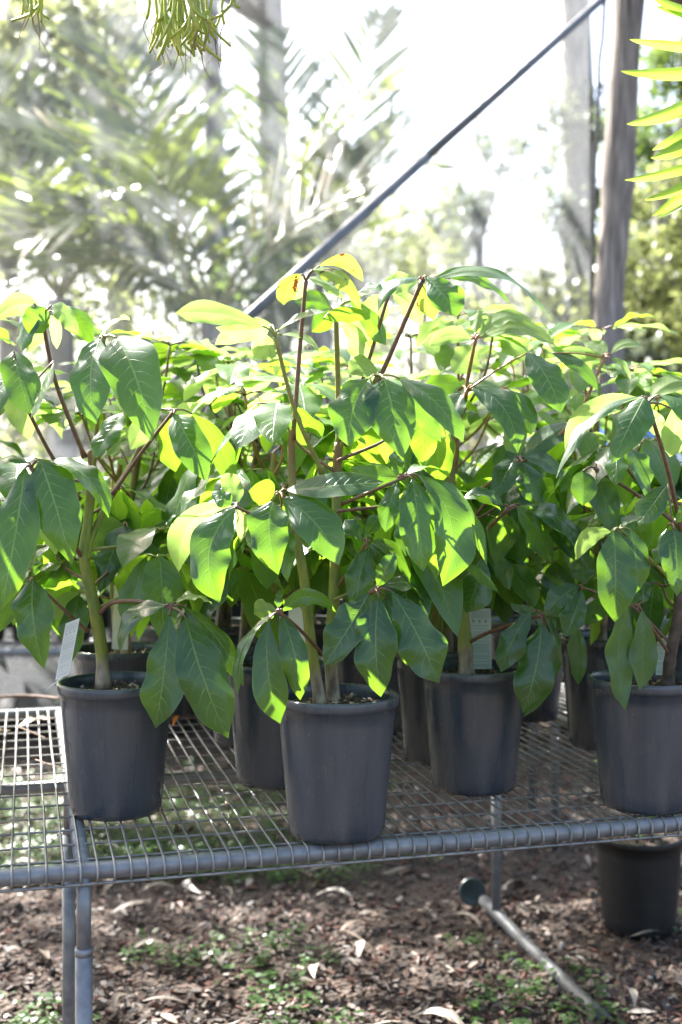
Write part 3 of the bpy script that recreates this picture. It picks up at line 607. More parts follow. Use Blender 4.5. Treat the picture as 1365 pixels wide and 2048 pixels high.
# ---- plants of the rows behind, three models copied --------------------------------------------------
def generic_plant(seed, H, nW, young=0.35, tiers=(0.22, 1.0)):
    rnd = random.Random(seed)
    root = empty('potted_umbrella_plant', (0, 0, 0)); tag(root, 'x', 'potted plant', GRP)
    pot_parts(root, V((0, 0, 0)), rnd=rnd)
    stems = []
    for s in range(2):
        a = rnd.uniform(0, 6.28); top = V((0.05 * math.cos(a), 0.05 * math.sin(a), H * (0.72 if s else 0.80)))
        p = [V((0.015 * math.cos(a), .015 * math.sin(a), HP - .03)), V((0.02 * math.cos(a + 1), .02 * math.sin(a + 1), HP + (H - HP) * .35)), top]
        mb = MB(); tube(mb, p, (.011, .007), 10, 20, rfun=stem_r(seed)); mb.build('stem', M['stem'], root); stems.append(p)
    for k in range(nW):
        f = tiers[0] + (tiers[1] - tiers[0]) * (k + .5) / nW
        s = stems[k % 2]; sp_ = smooth_path(s, 20); att = sp_[min(len(sp_) - 1, int(f * (len(sp_) - 1)))]
        ang = k * 2.4 + rnd.uniform(-.4, .4); out = rnd.uniform(.09, .19) * (1.1 - .45 * f); rise = rnd.uniform(.04, .12) + (.14 * f * f)
        hub = att + V((math.cos(ang) * out, math.sin(ang) * out, rise))
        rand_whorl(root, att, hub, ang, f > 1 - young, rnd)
    return root
def copy_tree(o, parent=None):
    c = o.copy(); col.objects.link(c)
    if parent: c.parent = parent
    for ch in list(o.children):
        copy_tree(ch, c)
    return c
protos = [generic_plant(3, .90, 19), generic_plant(14, 1.0, 20), generic_plant(27, .80, 17, .25)]
spots = [  # px, depth, proto, rot, scale-free label
    (240, 2.66, 0, 0.3, 'umbrella plant in the pot directly behind the leftmost front pot'),
    (556, 2.41, 2, 1.7, 'umbrella plant in the pot tucked right behind the nearest pot'),
    (500, 2.78, 1, 2.9, 'umbrella plant in a shaded pot with one sunlit side, left of centre'),
    (446, 3.16, 2, 4.0, 'small umbrella plant at the back of the bench, far left of centre'),
    (884, 2.60, 1, 5.1, 'umbrella plant in the pot with a white sun streak, behind the thick stemmed plant'),
    (1212, 2.74, 0, 2.2, 'umbrella plant in the dark pot just left of and behind the right edge pot'),
    (1052, 3.06, 1, 0.9, 'umbrella plant at the back of the bench between the two right front pots'),
    (742, 2.92, 0, 3.6, 'umbrella plant at the back of the bench behind the gap right of the nearest pot'),
    (-125, 2.45, 1, 1.2, 'umbrella plant cut by the left edge of the photo, its bright top showing'),
    (330, 3.10, 1, 5.6, 'umbrella plant at the back, seen above and between the two left front plants'),
    (618, 3.22, 1, 0.2, 'umbrella plant at the back behind the stems of the nearest plant'),
    (890, 3.28, 0, 4.6, 'pale topped umbrella plant at the very back, right of centre'),
    (1390, 2.80, 2, 3.1, 'umbrella plant behind the right edge pot, mostly hidden'),
    (1240, 3.34, 2, 1.0, 'umbrella plant at the far right back of the bench'),
]
used = [False] * 3
for px, d, k, rz, lab in spots:
    if not used[k]: o = protos[k]; used[k] = True
    else: o = copy_tree(protos[k])
    o.location = ((px - CX) * d / F, d, BZ + .003); o.rotation_euler.z = rz; o['label'] = lab
    sx = random.Random(int(px) + 5).uniform(.97, 1.06); o.scale = (1, 1, sx)

# ------------------------------------------------------------------ the wire bench
E0 = V((-0.531, 1.868, 0)); E1 = V((0.617, 2.17, 0)); ex = (E1 - E0).normalized(); ey = V((-ex.y, ex.x, 0)); ORG = E0 - ex * 0.75
def bp_(a, b, z): return V((ORG.x, ORG.y, 0)) + ex * a + ey * b + V((0, 0, z))
BL, BD, TR = 2.75, 1.36, 0.0138
def make_bench(root, org, dx, dy, L, Dp, z, legs, sp=0.0262, sc_=0.086, rails=None):
    def q(a, b, zz): return org + dx * a + dy * b + V((0, 0, zz))
    zt = z - TR - 0.002
    for (n_, a0, b0, a1, b1) in (('front_rail', 0, 0, L, 0), ('back_rail', 0, Dp, L, Dp)):
        mb = MB(); tube(mb, [q(a0 + (L * i / 12), b0, zt) for i in range(13)], TR, 20)
        mb.build(n_, M['galv'], root, root.location)
    mb = MB(); tube(mb, [q(0, Dp * .5, zt - .030), q(L, Dp * .5, zt - .030)], .013, 14); mb.build('middle_rail', M['galv'], root, root.location)
    for a in (rails or sorted({l[0] for l in legs})) + [0.02, L - .02]:
        mb = MB(); tube(mb, [q(a, TR, zt - .001), q(a, Dp - TR, zt - .001)], .0135, 14); mb.build('cross_rail', M['galv'], root, root.location)
    for a, bb in legs:
        for b in (bb * Dp,):
            mb = MB(); tube(mb, [q(a, b, zt - TR * .5), q(a, b, z - .145)], .0115, 16); tube(mb, [q(a, b, z - .140), q(a, b, 0.0)], .0138, 16)
            tube(mb, [q(a, b, z - .148), q(a, b, z - .137)], .0144, 16)
            mb.build('leg', M['galv'], root, root.location)
    mb = MB(); wr = .0021; rnd = random.Random(4)
    nx = int(L / sp)
    for i in range(nx + 1):
        a = i * sp + .008; j = rnd.uniform(-.0012, .0012); top = z - wr
        pts = [q(a + j, -TR * 1.0, zt - TR - .001), q(a, -TR - .0028, zt - TR * .4), q(a, -TR - .0028, zt + TR * .3), q(a, -TR * .55, top - .001), q(a, .012, top)]
        nn = 8
        for k in range(1, nn + 1): pts.append(q(a + rnd.uniform(-.001, .001), Dp * k / nn, top + rnd.uniform(-.0012, .0)))
        pts += [q(a, Dp + TR + .0025, zt)]
        tube(mb, pts, wr, 6)
    for b in [sc_ * (k + .35) for k in range(int(Dp / sc_))]:
        pts = [q(L * k / 24, b + rnd.uniform(-.001, .001), z - wr * 3.0 - .0003) for k in range(25)]
        tube(mb, pts, wr, 6)
    tube(mb, [q(L * k / 24, -TR * .9, zt - TR - .0032) for k in range(25)], wr * 1.2, 6)
    mb.build('wire_mesh', M['wire'], root, root.location)
bench = empty('wire_bench', bp_(0, 0, 0)); tag(bench, 'grey steel tube bench with a wire mesh top carrying the potted plants', 'bench')
make_bench(bench, V((ORG.x, ORG.y, 0)), ex, ey, BL, BD, BZ, [(0.878, 0), (0.878, .5), (0.10, 1), (2.13, 1), (2.13, 0)])

# loose brace pipe lying on the ground from the far leg, with its round foot
mb = MB(); tube(mb, [V(P(968, 1822, 3.62)) + V((0, 0, .02)), P(1060, 1905, 3.32), P(1210, 2050, 2.88)], .017, 14, 10)
pipe = mb.build('fallen_pipe', M['pole'], None, P(1060, 1905, 3.32)); pipe.location.z += .012
tag(pipe, 'grey metal pipe lying on the mulch from the foot of the far bench leg', 'pipe')
mb = MB(); c = P(945, 1815, 3.66); c.z = .05
q = Quaternion((1, 0, 0), R(62))
ring = [(0, 0), (.036, 0), (.042, .004), (.042, .010), (.037, .012), (0, .010)]
lathe(mb, V((0, 0, 0)), ring, 32); mb.v = [tuple(c + q @ V(x)) for x in mb.v]
tag(mb.build('plastic_lid', M['bluegreen'], None, c), 'dark green round plastic lid leaning at the foot of the far bench leg', 'lid')

# black pot on the ground under the bench, with a leafy plant
gb = V(((1278 - CX) * 3.5 / F, 3.5, 0.004)); gp = empty('potted_shrub', gb); tag(gp, 'large black pot with leafy shrub on the ground under the bench', 'potted plant')
pot_parts(gp, gb, .275, .128, .105, 'pot_black')
rnd = random.Random(8)
for k in range(3):
    a = k * 2.1; mb = MB(); tube(mb, [gb + V((.02 * math.cos(a), .02 * math.sin(a), .22)), gb + V((.06 * math.cos(a), .06 * math.sin(a), .42)), gb + V((.10 * math.cos(a), .10 * math.sin(a), .58))], (.006, .003), 8, 10)
    st = mb.build('stem', M['stem_dark'], gp, gb)
    for i in range(11):
        f = rnd.uniform(.15, 1); h = gb + V((.02 + .08 * f) * math.cos(a) * V((1, 0, 0)) + (.02 + .08 * f) * math.sin(a) * V((0, 1, 0)) + V((0, 0, .24 + .34 * f)))
        la = rnd.uniform(0, 6.28); t = h + V((math.cos(la) * .09, math.sin(la) * .09, rnd.uniform(-.04, .04))); lb = MB()
        leaf(lb, h, t, h.lerp(t, .5) + V((0, 0, .02)), .035, V((0, 0, 1)), rnd=rnd, nv=10, nu=3); lb.build('leaf', M['leaf_young'], st, gb)

# ------------------------------------------------------------------ plant tags, saucer, fallen leaves on the bench
def tag_card(corners, label, m='tag', group='plant tags in the pots', prn=True, ink='ink', tail=None):
    tl, tr, br, bl = [P(*c_) for c_ in corners]; n = (tr - tl).cross(bl - tl).normalized()
    if n.y > 0: n = -n
    th = n * -.0006; org = (bl + br) / 2; root = empty('plant_tag', org); tag(root, label, 'plant tag', group)
    mb = MB(); vs = [tl, tr, br, bl] + [p + th for p in (tl, tr, br, bl)]
    mb.add(vs, [(0, 3, 2, 1), (4, 5, 6, 7), (0, 1, 5, 4), (1, 2, 6, 5), (2, 3, 7, 6), (3, 0, 4, 7)])
    if tail:
        t_ = P(*tail); a = bl.lerp(br, .25); b = bl.lerp(br, .6); mb.add([a, b, t_, a + th, b + th, t_ + th], [(0, 2, 1), (3, 4, 5), (0, 1, 4, 3), (1, 2, 5, 4), (2, 0, 3, 5)])
    mb.build('card', M[m], root, org, smooth=False)
    if prn:
        pb = MB(); pr = random.Random(3)
        def at(u, v): return (tl.lerp(tr, u)).lerp(bl.lerp(br, u), v) + n * .0004
        def strip(u0, u1, v0, v1): pb.add([at(u0, v0), at(u0, v1), at(u1, v1), at(u1, v0)], [(0, 1, 2, 3)])
        v = .05
        while v < .95:
            if .17 < v < .25:
                for uc in (.2, .48, .76):
                    r_ = .06; pb.add([at(uc - r_, v), at(uc, v + .045), at(uc + r_, v), at(uc + r_ * .5, v - .02), at(uc, v - .004), at(uc - r_ * .5, v - .02)], [(0, 1, 2, 3, 4, 5)])
                v += .08; continue
            u = .1
            while u < .88:
                l = pr.uniform(.04, .14); strip(u, min(.9, u + l), v, v + .009); u += l + .025
            v += .026 if pr.random() < .8 else .05
        pb.build('print', M[ink], root, org, smooth=False)
tag_card([(939, 1216, 2.42), (982, 1217, 2.42), (984, 1338, 2.42), (936, 1338, 2.42)], 'pale green printed tag standing behind the thick straight stem in the pot right of centre')
tag_card([(1317, 1236, 2.30), (1345, 1238, 2.30), (1348, 1350, 2.30), (1312, 1350, 2.30)], 'pale printed tag behind the dark leaning stem in the right edge pot')
tag_card([(132, 1247, 2.12), (160, 1236, 2.13), (139, 1349, 2.11), (111, 1361, 2.10)], 'long beige tag with faded print leaning at the left rim of the leftmost front pot', 'tagw', prn=True, ink='inkb', tail=(88, 1384, 2.09))
tag_card([(578, 1206, 2.3), (612, 1206, 2.3), (612, 1316, 2.3), (576, 1316, 2.3)], 'blank pale tag behind the two green stems of the nearest plant', 'tagw', prn=False)
tag_card([(229, 1158, 2.6), (262, 1163, 2.6), (256, 1300, 2.6), (224, 1298, 2.6)], 'bright white sunlit tag behind the stem of the leftmost front plant', 'tagw', prn=False)
mb = MB(); c = V(((262 - CX) * 2.46 / F, 2.44, BZ + HP + .003 - .012))
lathe(mb, c, [(0, 0), (.075, 0), (.088, .016), (.090, .017), (.091, .015), (.078, -.003), (0, -.003)], 48)
def lying_leaf(b, t, wpx, label, m='dry', up=(0, 0, 1), name='fallen_leaf', lift=.012, grp='fallen leaves on the bench'):
    rr_ = random.Random(int(b[0] + t[1])); lb = MB(); bb = P(*b); tt = P(*t); leaf(lb, bb, tt, bb.lerp(tt, .5) + V((0, 0, lift)), wpx, V(up), fold=.4, wave=.3, curl=.1, rnd=rr_, nv=12, nu=3)
    tag(lb.build(name, M[m], None, bb), label, 'leaf', grp)
def on_bench(px, py):   # depth at which the pixel meets the bench top
    return (CZ - BZ - .006) * F / (py - HY)
def on_ground(px, py): return CZ * F / (py - HY)
for (a, b_, w_, lab, m_) in (((38, 1452), (108, 1438), .034, 'pale curled dry leaf on the wire mesh left of the leftmost front pot', 'dry'),
                            ((-30, 1475), (22, 1462), .030, 'white sunlit dry leaf on the wire mesh at the left edge', 'dry'),
                            ((-60, 1668), (66, 1642), .022, 'pale narrow leaf tip poking over the wire mesh at the lower left edge', 'dry'),
                            ((346, 1452), (358, 1428), .012, 'small orange leaf on the wire mesh right of the leftmost front pot', 'orange'),
                            ((1010, 1470), (1075, 1476), .02, 'brown dry leaf on the mesh behind the thick stemmed plant', 'dry')):
    lying_leaf((a[0], a[1], on_bench(*a)), (b_[0], b_[1], on_bench(*b_)), w_, lab, m_)
for i, (pts, lab) in enumerate((([(0, 1398), (60, 1396), (125, 1402)], 'long brown fallen frond stalk lying across the back left of the bench'),
                               ([(36, 1458), (75, 1474), (92, 1482)], 'thin curved twig on the mesh beside the pale curled leaf'),
                               ([(72, 1525), (100, 1535), (132, 1543)], 'short brown twig on the mesh left of the leftmost front pot'),
                               ([(452, 1610), (458, 1640), (455, 1665)], 'thin dry stalk caught in the mesh left of the nearest pot'))):
    mb = MB(); pp = [P(x, y, on_bench(x, y)) + V((0, 0, .006)) for x, y in pts]; tube(mb, pp, (.005, .004) if i == 0 else (.0016, .001), 6, 10)
    tag(mb.build('twig', M['cactus_dry'], None, pp[0]), lab, 'twig', 'twigs on the bench')

# ------------------------------------------------------------------ ground, litter, weeds
mb = MB(); mb.add([(-150, -20, 0), (150, -20, 0), (150, 300, 0), (-150, 300, 0)], [(0, 1, 2, 3)])
tag(mb.build('ground', M['ground']), kind='structure')
rnd = random.Random(11)
mb = MB(); lb = MB()
def gpt():
    d = 2.7 + 4.6 * rnd.random() ** 1.4; x = rnd.uniform(-.36, .36) * d; return V((x, d, 0))
for k in range(15000):
    q_ = gpt(); q_.z = rnd.uniform(.002, .014)
    if noise.noise(q_ * 3.1) > .35 and rnd.random() < .5: continue
    chip(mb, q_, rnd.uniform(.008, .030), rnd, .35)
def gum(mb, q_, L, w_):
    a = rnd.uniform(0, 6.28); dr = V((math.cos(a), math.sin(a), rnd.uniform(-.12, .12))); sd_ = dr.cross(V((rnd.uniform(-.5, .5), rnd.uniform(-.5, .5), 1))).normalized(); up = V((0, 0, 1))
    cv = rnd.uniform(-.25, .25); vs = []; n = 7
    for i in range(n):
        f = i / (n - 1); c = q_ + dr * L * (f - .5) + sd_ * cv * L * math.sin(3.14 * f) + up * (.006 + .10 * L * math.sin(3.14 * f)); hw = w_ / 2 * math.sin(3.14 * min(.97, max(.03, f)) ** .8)
        vs += [c - sd_ * hw + up * hw * .3, c, c + sd_ * hw + up * hw * .3]
    mb.add(vs, [(i * 3 + j, i * 3 + j + 1, i * 3 + j + 4, i * 3 + j + 3) for i in range(n - 1) for j in (0, 1)])
for k in range(2600):
    gum(mb, gpt(), rnd.uniform(.02, .06), rnd.uniform(.006, .018))
tag(mb.build('leaf_litter', M['litter'], smooth=False), 'brown bark mulch and dry leaf scraps covering the ground under the bench', 'litter', kind='stuff')
for k in range(190): gum(lb, gpt() + V((0, 0, .012)), rnd.uniform(.05, .15), rnd.uniform(.010, .030))
tag(lb.build('dry_gum_leaves', M['dry']), 'long pale dry gum leaves strewn over the mulch', 'leaves', kind='stuff')
mb = MB(); cnt = 0
def weed_clump(c, n, s):
    for i in range(n):
        a = rnd.uniform(0, 6.28); r = rnd.uniform(0, s); h = c + V((math.cos(a) * r, math.sin(a) * r, rnd.uniform(.012, .045))); la = rnd.uniform(0, 6.28); L = rnd.uniform(.008, .018)
        dr = V((math.cos(la), math.sin(la), rnd.uniform(-.3, .5))); sd_ = dr.cross(V((0, 0, 1))).normalized(); pts = []
        for j in range(6):
            t_ = 6.28 * j / 6; pts.append(h + dr * L * (1 + math.cos(t_)) / 2 * 1.2 + sd_ * L * .5 * math.sin(t_))
        mb.add(pts, [tuple(range(6))])
for k in range(1000):
    px = rnd.uniform(-80, 760); py = rnd.uniform(1560, 1775)
    if px > 560 and rnd.random() < .6: continue
    d = CZ * F / (py - HY); weed_clump(V(((px - CX) * d / F, d, 0)), rnd.randint(8, 16), rnd.uniform(.03, .06))
tries = 0
while cnt < 260 and tries < 9000:
    tries += 1; g = gpt(); py = HY + CZ / g.y * F
    if noise.noise(g * 2.6 + V((3.1, 0, 0))) < (.16 if py > 1880 else .36): continue
    weed_clump(g, rnd.randint(6, 18), rnd.uniform(.02, .05)); cnt += 1
tag(mb.build('ground_cover_weeds', M['weed'], smooth=False), 'low green clover like weeds growing through the mulch', 'weeds', kind='stuff')

# ------------------------------------------------------------------ post, net, diagonal pipe, cable
NY = 5.45
def wobble(pts, amp, s):
    return [p + V((noise.noise(p * s) * amp, 0, 0)) for p in pts]
mb = MB(); pts = [P(1262, -260, NY), P(1256, 0, NY), P(1240, 250, NY), P(1230, 450, NY), P(1217, 640, NY), P(1205, 900, NY), P(1196, 1200, NY), V(((1188 - CX) * NY / F, NY, 0))]
tube(mb, wobble(smooth_path(pts, 40), .012, 3), .072, 9, rfun=lambda f: 1 + .06 * math.sin(f * 23) + .04 * math.sin(f * 57))
tag(mb.build('timber_post', M['wood'], None, V(((1188 - CX) * NY / F, NY, 0))), 'weathered grey timber post standing behind the bench at the right', 'post')
mb = MB(); tube(mb, [P(1262, -45, NY - .02), P(1330, -22, NY - .02), P(1480, 10, NY - .02)], .055, 10)
tag(mb.build('timber_beam', M['wood'], None, P(1262, -45, NY)), 'timber beam joining the top of the weathered post at the upper right corner', 'beam')
mb = MB(); pp = smooth_path([P(1212, -60, NY - .1), P(1206, 60, NY - .1), P(1194, 260, NY - .1), P(1186, 500, NY - .1), P(1180, 800, NY - .1), P(1176, 1100, NY - .1)], 60)
tube(mb, [p + V((noise.noise(p * 7) * .012, 0, 0)) for p in pp], .0085, 7)
tag(mb.build('rope', noisy('dark_rope', (.05, .045, .04), (.12, .11, .10), 50, .9, .5), None, pp[-1]), 'dark wavy rope lacing the edge of the shade net beside the post', 'rope')
mb = MB(); x0 = -5.2; x1 = P(1192, 500, NY).x; nx_, nz_ = 120, 26; vs = []
for j in range(nz_ + 1):
    for i in range(nx_ + 1):
        x = x0 + (x1 - x0) * i / nx_; z = .25 + 5.2 * j / nz_; vs.append((x, NY + .10 + .03 * math.sin(x * 4.1 + z) + .012 * math.sin(x * 17 + z * 2), z))
mb.add(vs, [(j * (nx_ + 1) + i, j * (nx_ + 1) + i + 1, (j + 1) * (nx_ + 1) + i + 1, (j + 1) * (nx_ + 1) + i) for j in range(nz_) for i in range(nx_)])
tag(mb.build('shade_net', M['net'], None, V((x0, NY, .25))), 'sheer white net hung behind the plants, left of the timber post', 'net')
mb = MB(); a = P(1290, -78, 5.36); b_ = P(455, 672, 4.25)
tube(mb, [a, a.lerp(b_, .6)], .0180, 18); tube(mb, [a.lerp(b_, .58), b_ + (b_ - a) * .25], .0200, 18)
tag(mb.build('diagonal_pole', M['pole'], None, b_), 'grey metal pipe running diagonally up to the top of the timber post', 'pole')

# ------------------------------------------------------------------ hanging cactus and strap leaved plant at the frame top
def hanging(px, d, name, label, n, xr, yr, seed):
    rnd = random.Random(seed); org = P(px, -150, d); root = empty(name, org); tag(root, label, 'hanging plant', 'thin stemmed plants hanging at the top')
    mb = MB(); db_ = MB()
    for k in range(n):
        x = px + rnd.gauss(0, xr * .45); dd = d + rnd.uniform(-.10, .10); spread = rnd.uniform(-.5, .5) * xr * .9
        ey_ = (yr * (1 - .55 * (abs(x + spread - px) / xr) ** 2)) * rnd.uniform(.35, 1.0)
        p = [P(px + (x - px) * .4, -150, d + (dd - d) * .4), P(x + spread * .1, -50, dd), P(x + spread * .45, ey_ * .35, dd), P(x + spread + rnd.uniform(-16, 16), ey_, dd)]
        tube(mb, p, (.0031, .0026), 6, 8)
        if rnd.random() < .8:
            e = p[-1]; a = rnd.uniform(-1, 1)
            tube(mb, [p[-2], p[-2].lerp(e, .5) + V((a * .02, 0, -.01)), e + V((a * .05, 0, -.012))], (.0027, .0024), 6, 6)
        if rnd.random() < .45:
            e = p[-1]; tube(db_, [e, e + V((rnd.uniform(-.01, .01), 0, -.02)), e + V((rnd.uniform(-.025, .025), 0, -rnd.uniform(.03, .075)))], (.0012, .0006), 5, 8)
    mb.build('green_stems', M['cactus'], root, org)['kind'] = 'stuff'
    if db_.v: db_.build('dry_stems', M['cactus_dry'], root, org)['kind'] = 'stuff'
    pb = MB(); lathe(pb, org + V((0, 0, -.01)), [(0, 0), (.05, 0), (.075, .10), (.082, .10), (.082, .112), (.070, .112), (.066, .09), (0, .09)], 28); pb.build('pot', M['pot_black'], root, org)
hanging(362, 2.15, 'hanging_cactus', 'clump of thin green cactus stems with dry brown tips hanging in at the top left', 40, 95, 118, 5)
hanging(66, 2.2, 'hanging_cactus', 'few short green stems hanging at the top left corner', 9, 34, 34, 9)
org = P(1500, 230, 2.35); root = empty('strap_leaf_plant', org + V((0, 0, -.3))); tag(root, 'bright green strap leaves reaching in from the upper right edge', 'plant')
mb = MB(); tube(mb, [org + V((0, .02, -.6)), org + V((0, 0, -.2)), org + V((0, 0, .25))], (.012, .008), 8, 12); mb.build('stem', M['petiole_green'], root, root.location)
rnd = random.Random(2)
for (bx, by, tx, ty, w_, bend, roll) in ((1480, 60, 1300, -10, 22, -6, 150), (1500, 100, 1260, 79, 20, -4, 160), (1490, 130, 1242, 142, 24, -10, 160), (1470, 150, 1254, 248, 26, -16, 165), (1490, 160, 1305, 300, 24, -14, 160),
        (1490, 190, 1302, 316, 34, -18, 165), (1520, 270, 1250, 360, 20, -16, 160), (1500, 250, 1304, 432, 26, -16, 160), (1480, 280, 1316, 436, 22, -22, 30), (1500, 205, 1335, 230, 16, -6, 160), (1470, 20, 1310, 12, 18, -10, 160), (1500, 290, 1290, 400, 20, -14, 160)):
    dd = 2.35 + rnd.uniform(-.12, .08); b0 = P(bx, by, 2.35); t0 = P(tx, ty, dd); dx, dy = tx - bx, ty - by; L = math.hypot(dx, dy)
    c0 = P((bx + tx) / 2 + dy / L * bend * 2 * -1, (by + ty) / 2 - dx / L * bend * 2 * -1, (2.35 + dd) / 2); tg = (t0 - b0).normalized(); n = V((0, -1, .3)); n = (n - tg * n.dot(tg)).normalized(); n = Quaternion(tg, R(roll)) @ n
    lb = MB(); leaf(lb, b0, t0, c0, w_ * 2.35 / F * 1.15, n, fold=.5, wave=.04, curl=0, twist=rnd.uniform(-.3, .3), rnd=rnd, tab=SPROF, nv=18, nu=2); lb.build('leaf', M['strap'], root, root.location)

# ------------------------------------------------------------------ palms behind the net
def palm(px, d, label, fronds, seed, base_z=0.0, trunk=.09, crown_py=640):
    rnd = random.Random(seed); c = P(px, crown_py, d); root = empty('palm', (c.x, d, 0)); tag(root, label, 'palm', 'palms behind the net')
    mb = MB(); tube(mb, [(c.x, d, 0), (c.x + .03, d, c.z * .5), tuple(c)], (trunk * 1.2, trunk), 12, 12); mb.build('trunk', M['bark'], root, root.location)
    for (tx, ty, dd, arch, ll) in fronds:
        t = P(tx, ty, d + dd); m_ = c.lerp(t, .5) + V((0, 0, arch)); n = 20
        pts = [c * (1 - f) ** 2 + m_ * 2 * f * (1 - f) + t * f * f for f in [i / n for i in range(n + 1)]]
        fb = MB(); tube(fb, pts, (.016, .004), 6); fr = fb.build('frond', M['palm_rib'], root, root.location)
        lb = MB()
        for i in range(3, n + 1):
            f = i / n; tg = (pts[min(i + 1, n)] - pts[i - 1]).normalized(); sd_ = tg.cross(V((0, -.35, 1))).normalized(); up = sd_.cross(tg)
            L = ll * 1.5 * (math.sin(3.14 * min(1, .16 + f * .8)) ** .6)
            for s in (-1, 1):
                dr = (sd_ * s * 1.0 + tg * (.55 + .9 * f) + up * rnd.uniform(.05, .35)).normalized(); b = pts[i]; e = b + dr * L + V((0, 0, -L * rnd.uniform(.02, .22)))
                m2 = b.lerp(e, .5) + V((0, 0, L * .07)); w_ = .060 * rnd.uniform(.7, 1.2); sn = dr.cross(up + V((rnd.uniform(-.4, .4), rnd.uniform(-.4, .4), 0))).normalized(); un = dr.cross(sn)
                vs = []; uvs = []
                for j, (ff, ww) in enumerate(((0, .35), (.3, 1), (.65, .8), (1, .05))):
                    q_ = b * (1 - ff) ** 2 + m2 * 2 * ff * (1 - ff) + e * ff * ff
                    vs += [q_ - sn * w_ * ww * .5 + un * w_ * .15 * ww, q_, q_ + sn * w_ * ww * .5 + un * w_ * .15 * ww]
                lb.add(vs, [(j * 3 + k, j * 3 + k + 1, j * 3 + k + 4, j * 3 + k + 3) for j in range(3) for k in (0, 1)])
        lb.build('leaflets', M['palm'], fr, root.location)
palm(430, 7.2, 'large feathery palm left of centre behind the net, its fronds fanning upward', [
    (60, 250, .3, .5, .55), (200, 60, .8, .4, .6), (820, 170, -.5, .55, .5), (860, 330, .2, .5, .5), (60, 480, -.9, .6, .5), (240, 300, -1.0, .5, .5), (-60, 640, -.6, .7, .5)], 21)
palm(120, 8.2, 'dark spreading palm at the left behind the net, low arching fronds', [
    (-200, 300, .2, .5, .6), (-60, 120, .5, .4, .6), (330, 240, .1, .5, .6), (430, 400, -.6, .5, .55), (-200, 480, -.5, .6, .55), (300, 560, -1.2, .5, .5), (30, 380, -1.2, .5, .55), (200, 420, -1.4, .6, .5)], 33, crown_py=600)
palm(640, 9.5, 'slender palm behind the large one, upright fronds near the middle', [
    (540, 80, .2, .3, .55), (760, 40, .2, .4, .5), (850, 200, -.2, .5, .45), (470, 260, -.3, .5, .5), (700, 300, -.7, .4, .45)], 45, crown_py=600)

# ------------------------------------------------------------------ trees, shrubs, buildings beyond
def crown(mb, cs, n, ls, rnd):
    """leaf-sized faces in uneven clumps; cs: (centre, radius)"""
    cl = []
    for (c, r) in cs:
        for k in range(int(10 + r * 9)):
            o = V((rnd.gauss(0, 1), rnd.gauss(0, 1), rnd.gauss(0, .8))); o = o.normalized() * r * rnd.random() ** .4; cl.append((c + o, r * rnd.uniform(.10, .30)))
    for k in range(n):
        c, r = rnd.choice(cl); p = c + V((rnd.gauss(0, r), rnd.gauss(0, r), rnd.gauss(0, r * .8))); L = ls * rnd.uniform(.6, 1.4)
        dr = V((rnd.uniform(-1, 1), rnd.uniform(-1, 1), rnd.uniform(-.9, .4))).normalized(); sd_ = dr.cross(V((rnd.uniform(-.6, .6), rnd.uniform(-.6, .6), 1))).normalized() * L * .24
        mb.add([p, p + dr * L * .45 + sd_, p + dr * L, p + dr * L * .45 - sd_], [(0, 1, 2, 3)])
def tree(px, d, r, h, label, m, cs, n, ls, seed, name='tree', group='trees beyond the net', lean=0.0, px_top=None):
    rnd = random.Random(seed); base = V(((px - CX) * d / F, d, 0)); root = empty(name, base); tag(root, label, 'tree', group)
    tx = ((px_top if px_top is not None else px) - CX) * d / F; top = V((tx, d, h)); mb = MB()
    pts = [base, base.lerp(top, .33) + V((.04 * r * 6, 0, 0)), base.lerp(top, .66) - V((.03 * r * 6, 0, 0)), top]; sp_ = smooth_path(pts, 24)
    tube(mb, sp_, (r, r * .55), 12, rfun=lambda f: 1 + .05 * math.sin(f * 31))
    C3 = [(V((x, y, z)), rr) for (x, y, z, rr) in cs]
    for (c, rr) in C3:
        k = max(4, min(len(sp_) - 2, int(len(sp_) * min(.95, max(.3, (c.z - .7) / h))))); a = sp_[k]
        tube(mb, [a, a.lerp(c, .5) + V((0, 0, .15)), c], (r * .32, r * .06), 7, 8)
        for q_ in range(5):
            o = c + V((rnd.gauss(0, rr * .5), rnd.gauss(0, rr * .5), rnd.gauss(0, rr * .45))); tube(mb, [a.lerp(c, .7), a.lerp(o, .8) + V((0, 0, .1)), o], (r * .1, r * .02), 5, 6)
    mb.build('trunk', M['bark'], root, base)
    cb = MB(); crown(cb, C3, n, ls, rnd); cb.build('crown', M[m], root, base, smooth=False)
def at(px, py, d): q_ = P(px, py, d); return (q_.x, q_.y, q_.z)
SHADE = [(x, y, z, r_) for (x, y, z, r_) in ((-3.6, 6.5, 6.4, .62), (-2.8, 6.45, 6.4, .62), (-2.0, 6.4, 6.4, .6), (-1.3, 6.4, 6.4, .55), (-4.6, 8.1, 6.6, .6), (-3.7, 8.3, 6.4, .7), (-2.8, 8.0, 6.3, .6), (-3.2, 8.7, 6.5, .7), (-4.2, 8.9, 6.5, .7), (-2.3, 8.6, 6.3, .6))]  # unseen crown clumps, added toward the sun to dapple the plants and ground
tree(545, 11.0, .17, 11, 'tall grey tree trunk rising behind the palms, left of the middle', 'far3', [(*at(600, -700, 11), 2.0), (*at(330, -520, 11), 1.8), (*at(560, -380, 11.5), 1.3)] + SHADE, 2700, .15, 1, px_top=535)
tree(438, 10.2, .11, 9, 'thinner grey leaning trunk left of the tall one behind the palms', 'far3', [(*at(300, 120, 13), 1.1), (*at(420, -250, 12.5), 1.5), (*at(200, -60, 13), 1.3)], 5500, .10, 2, px_top=415)
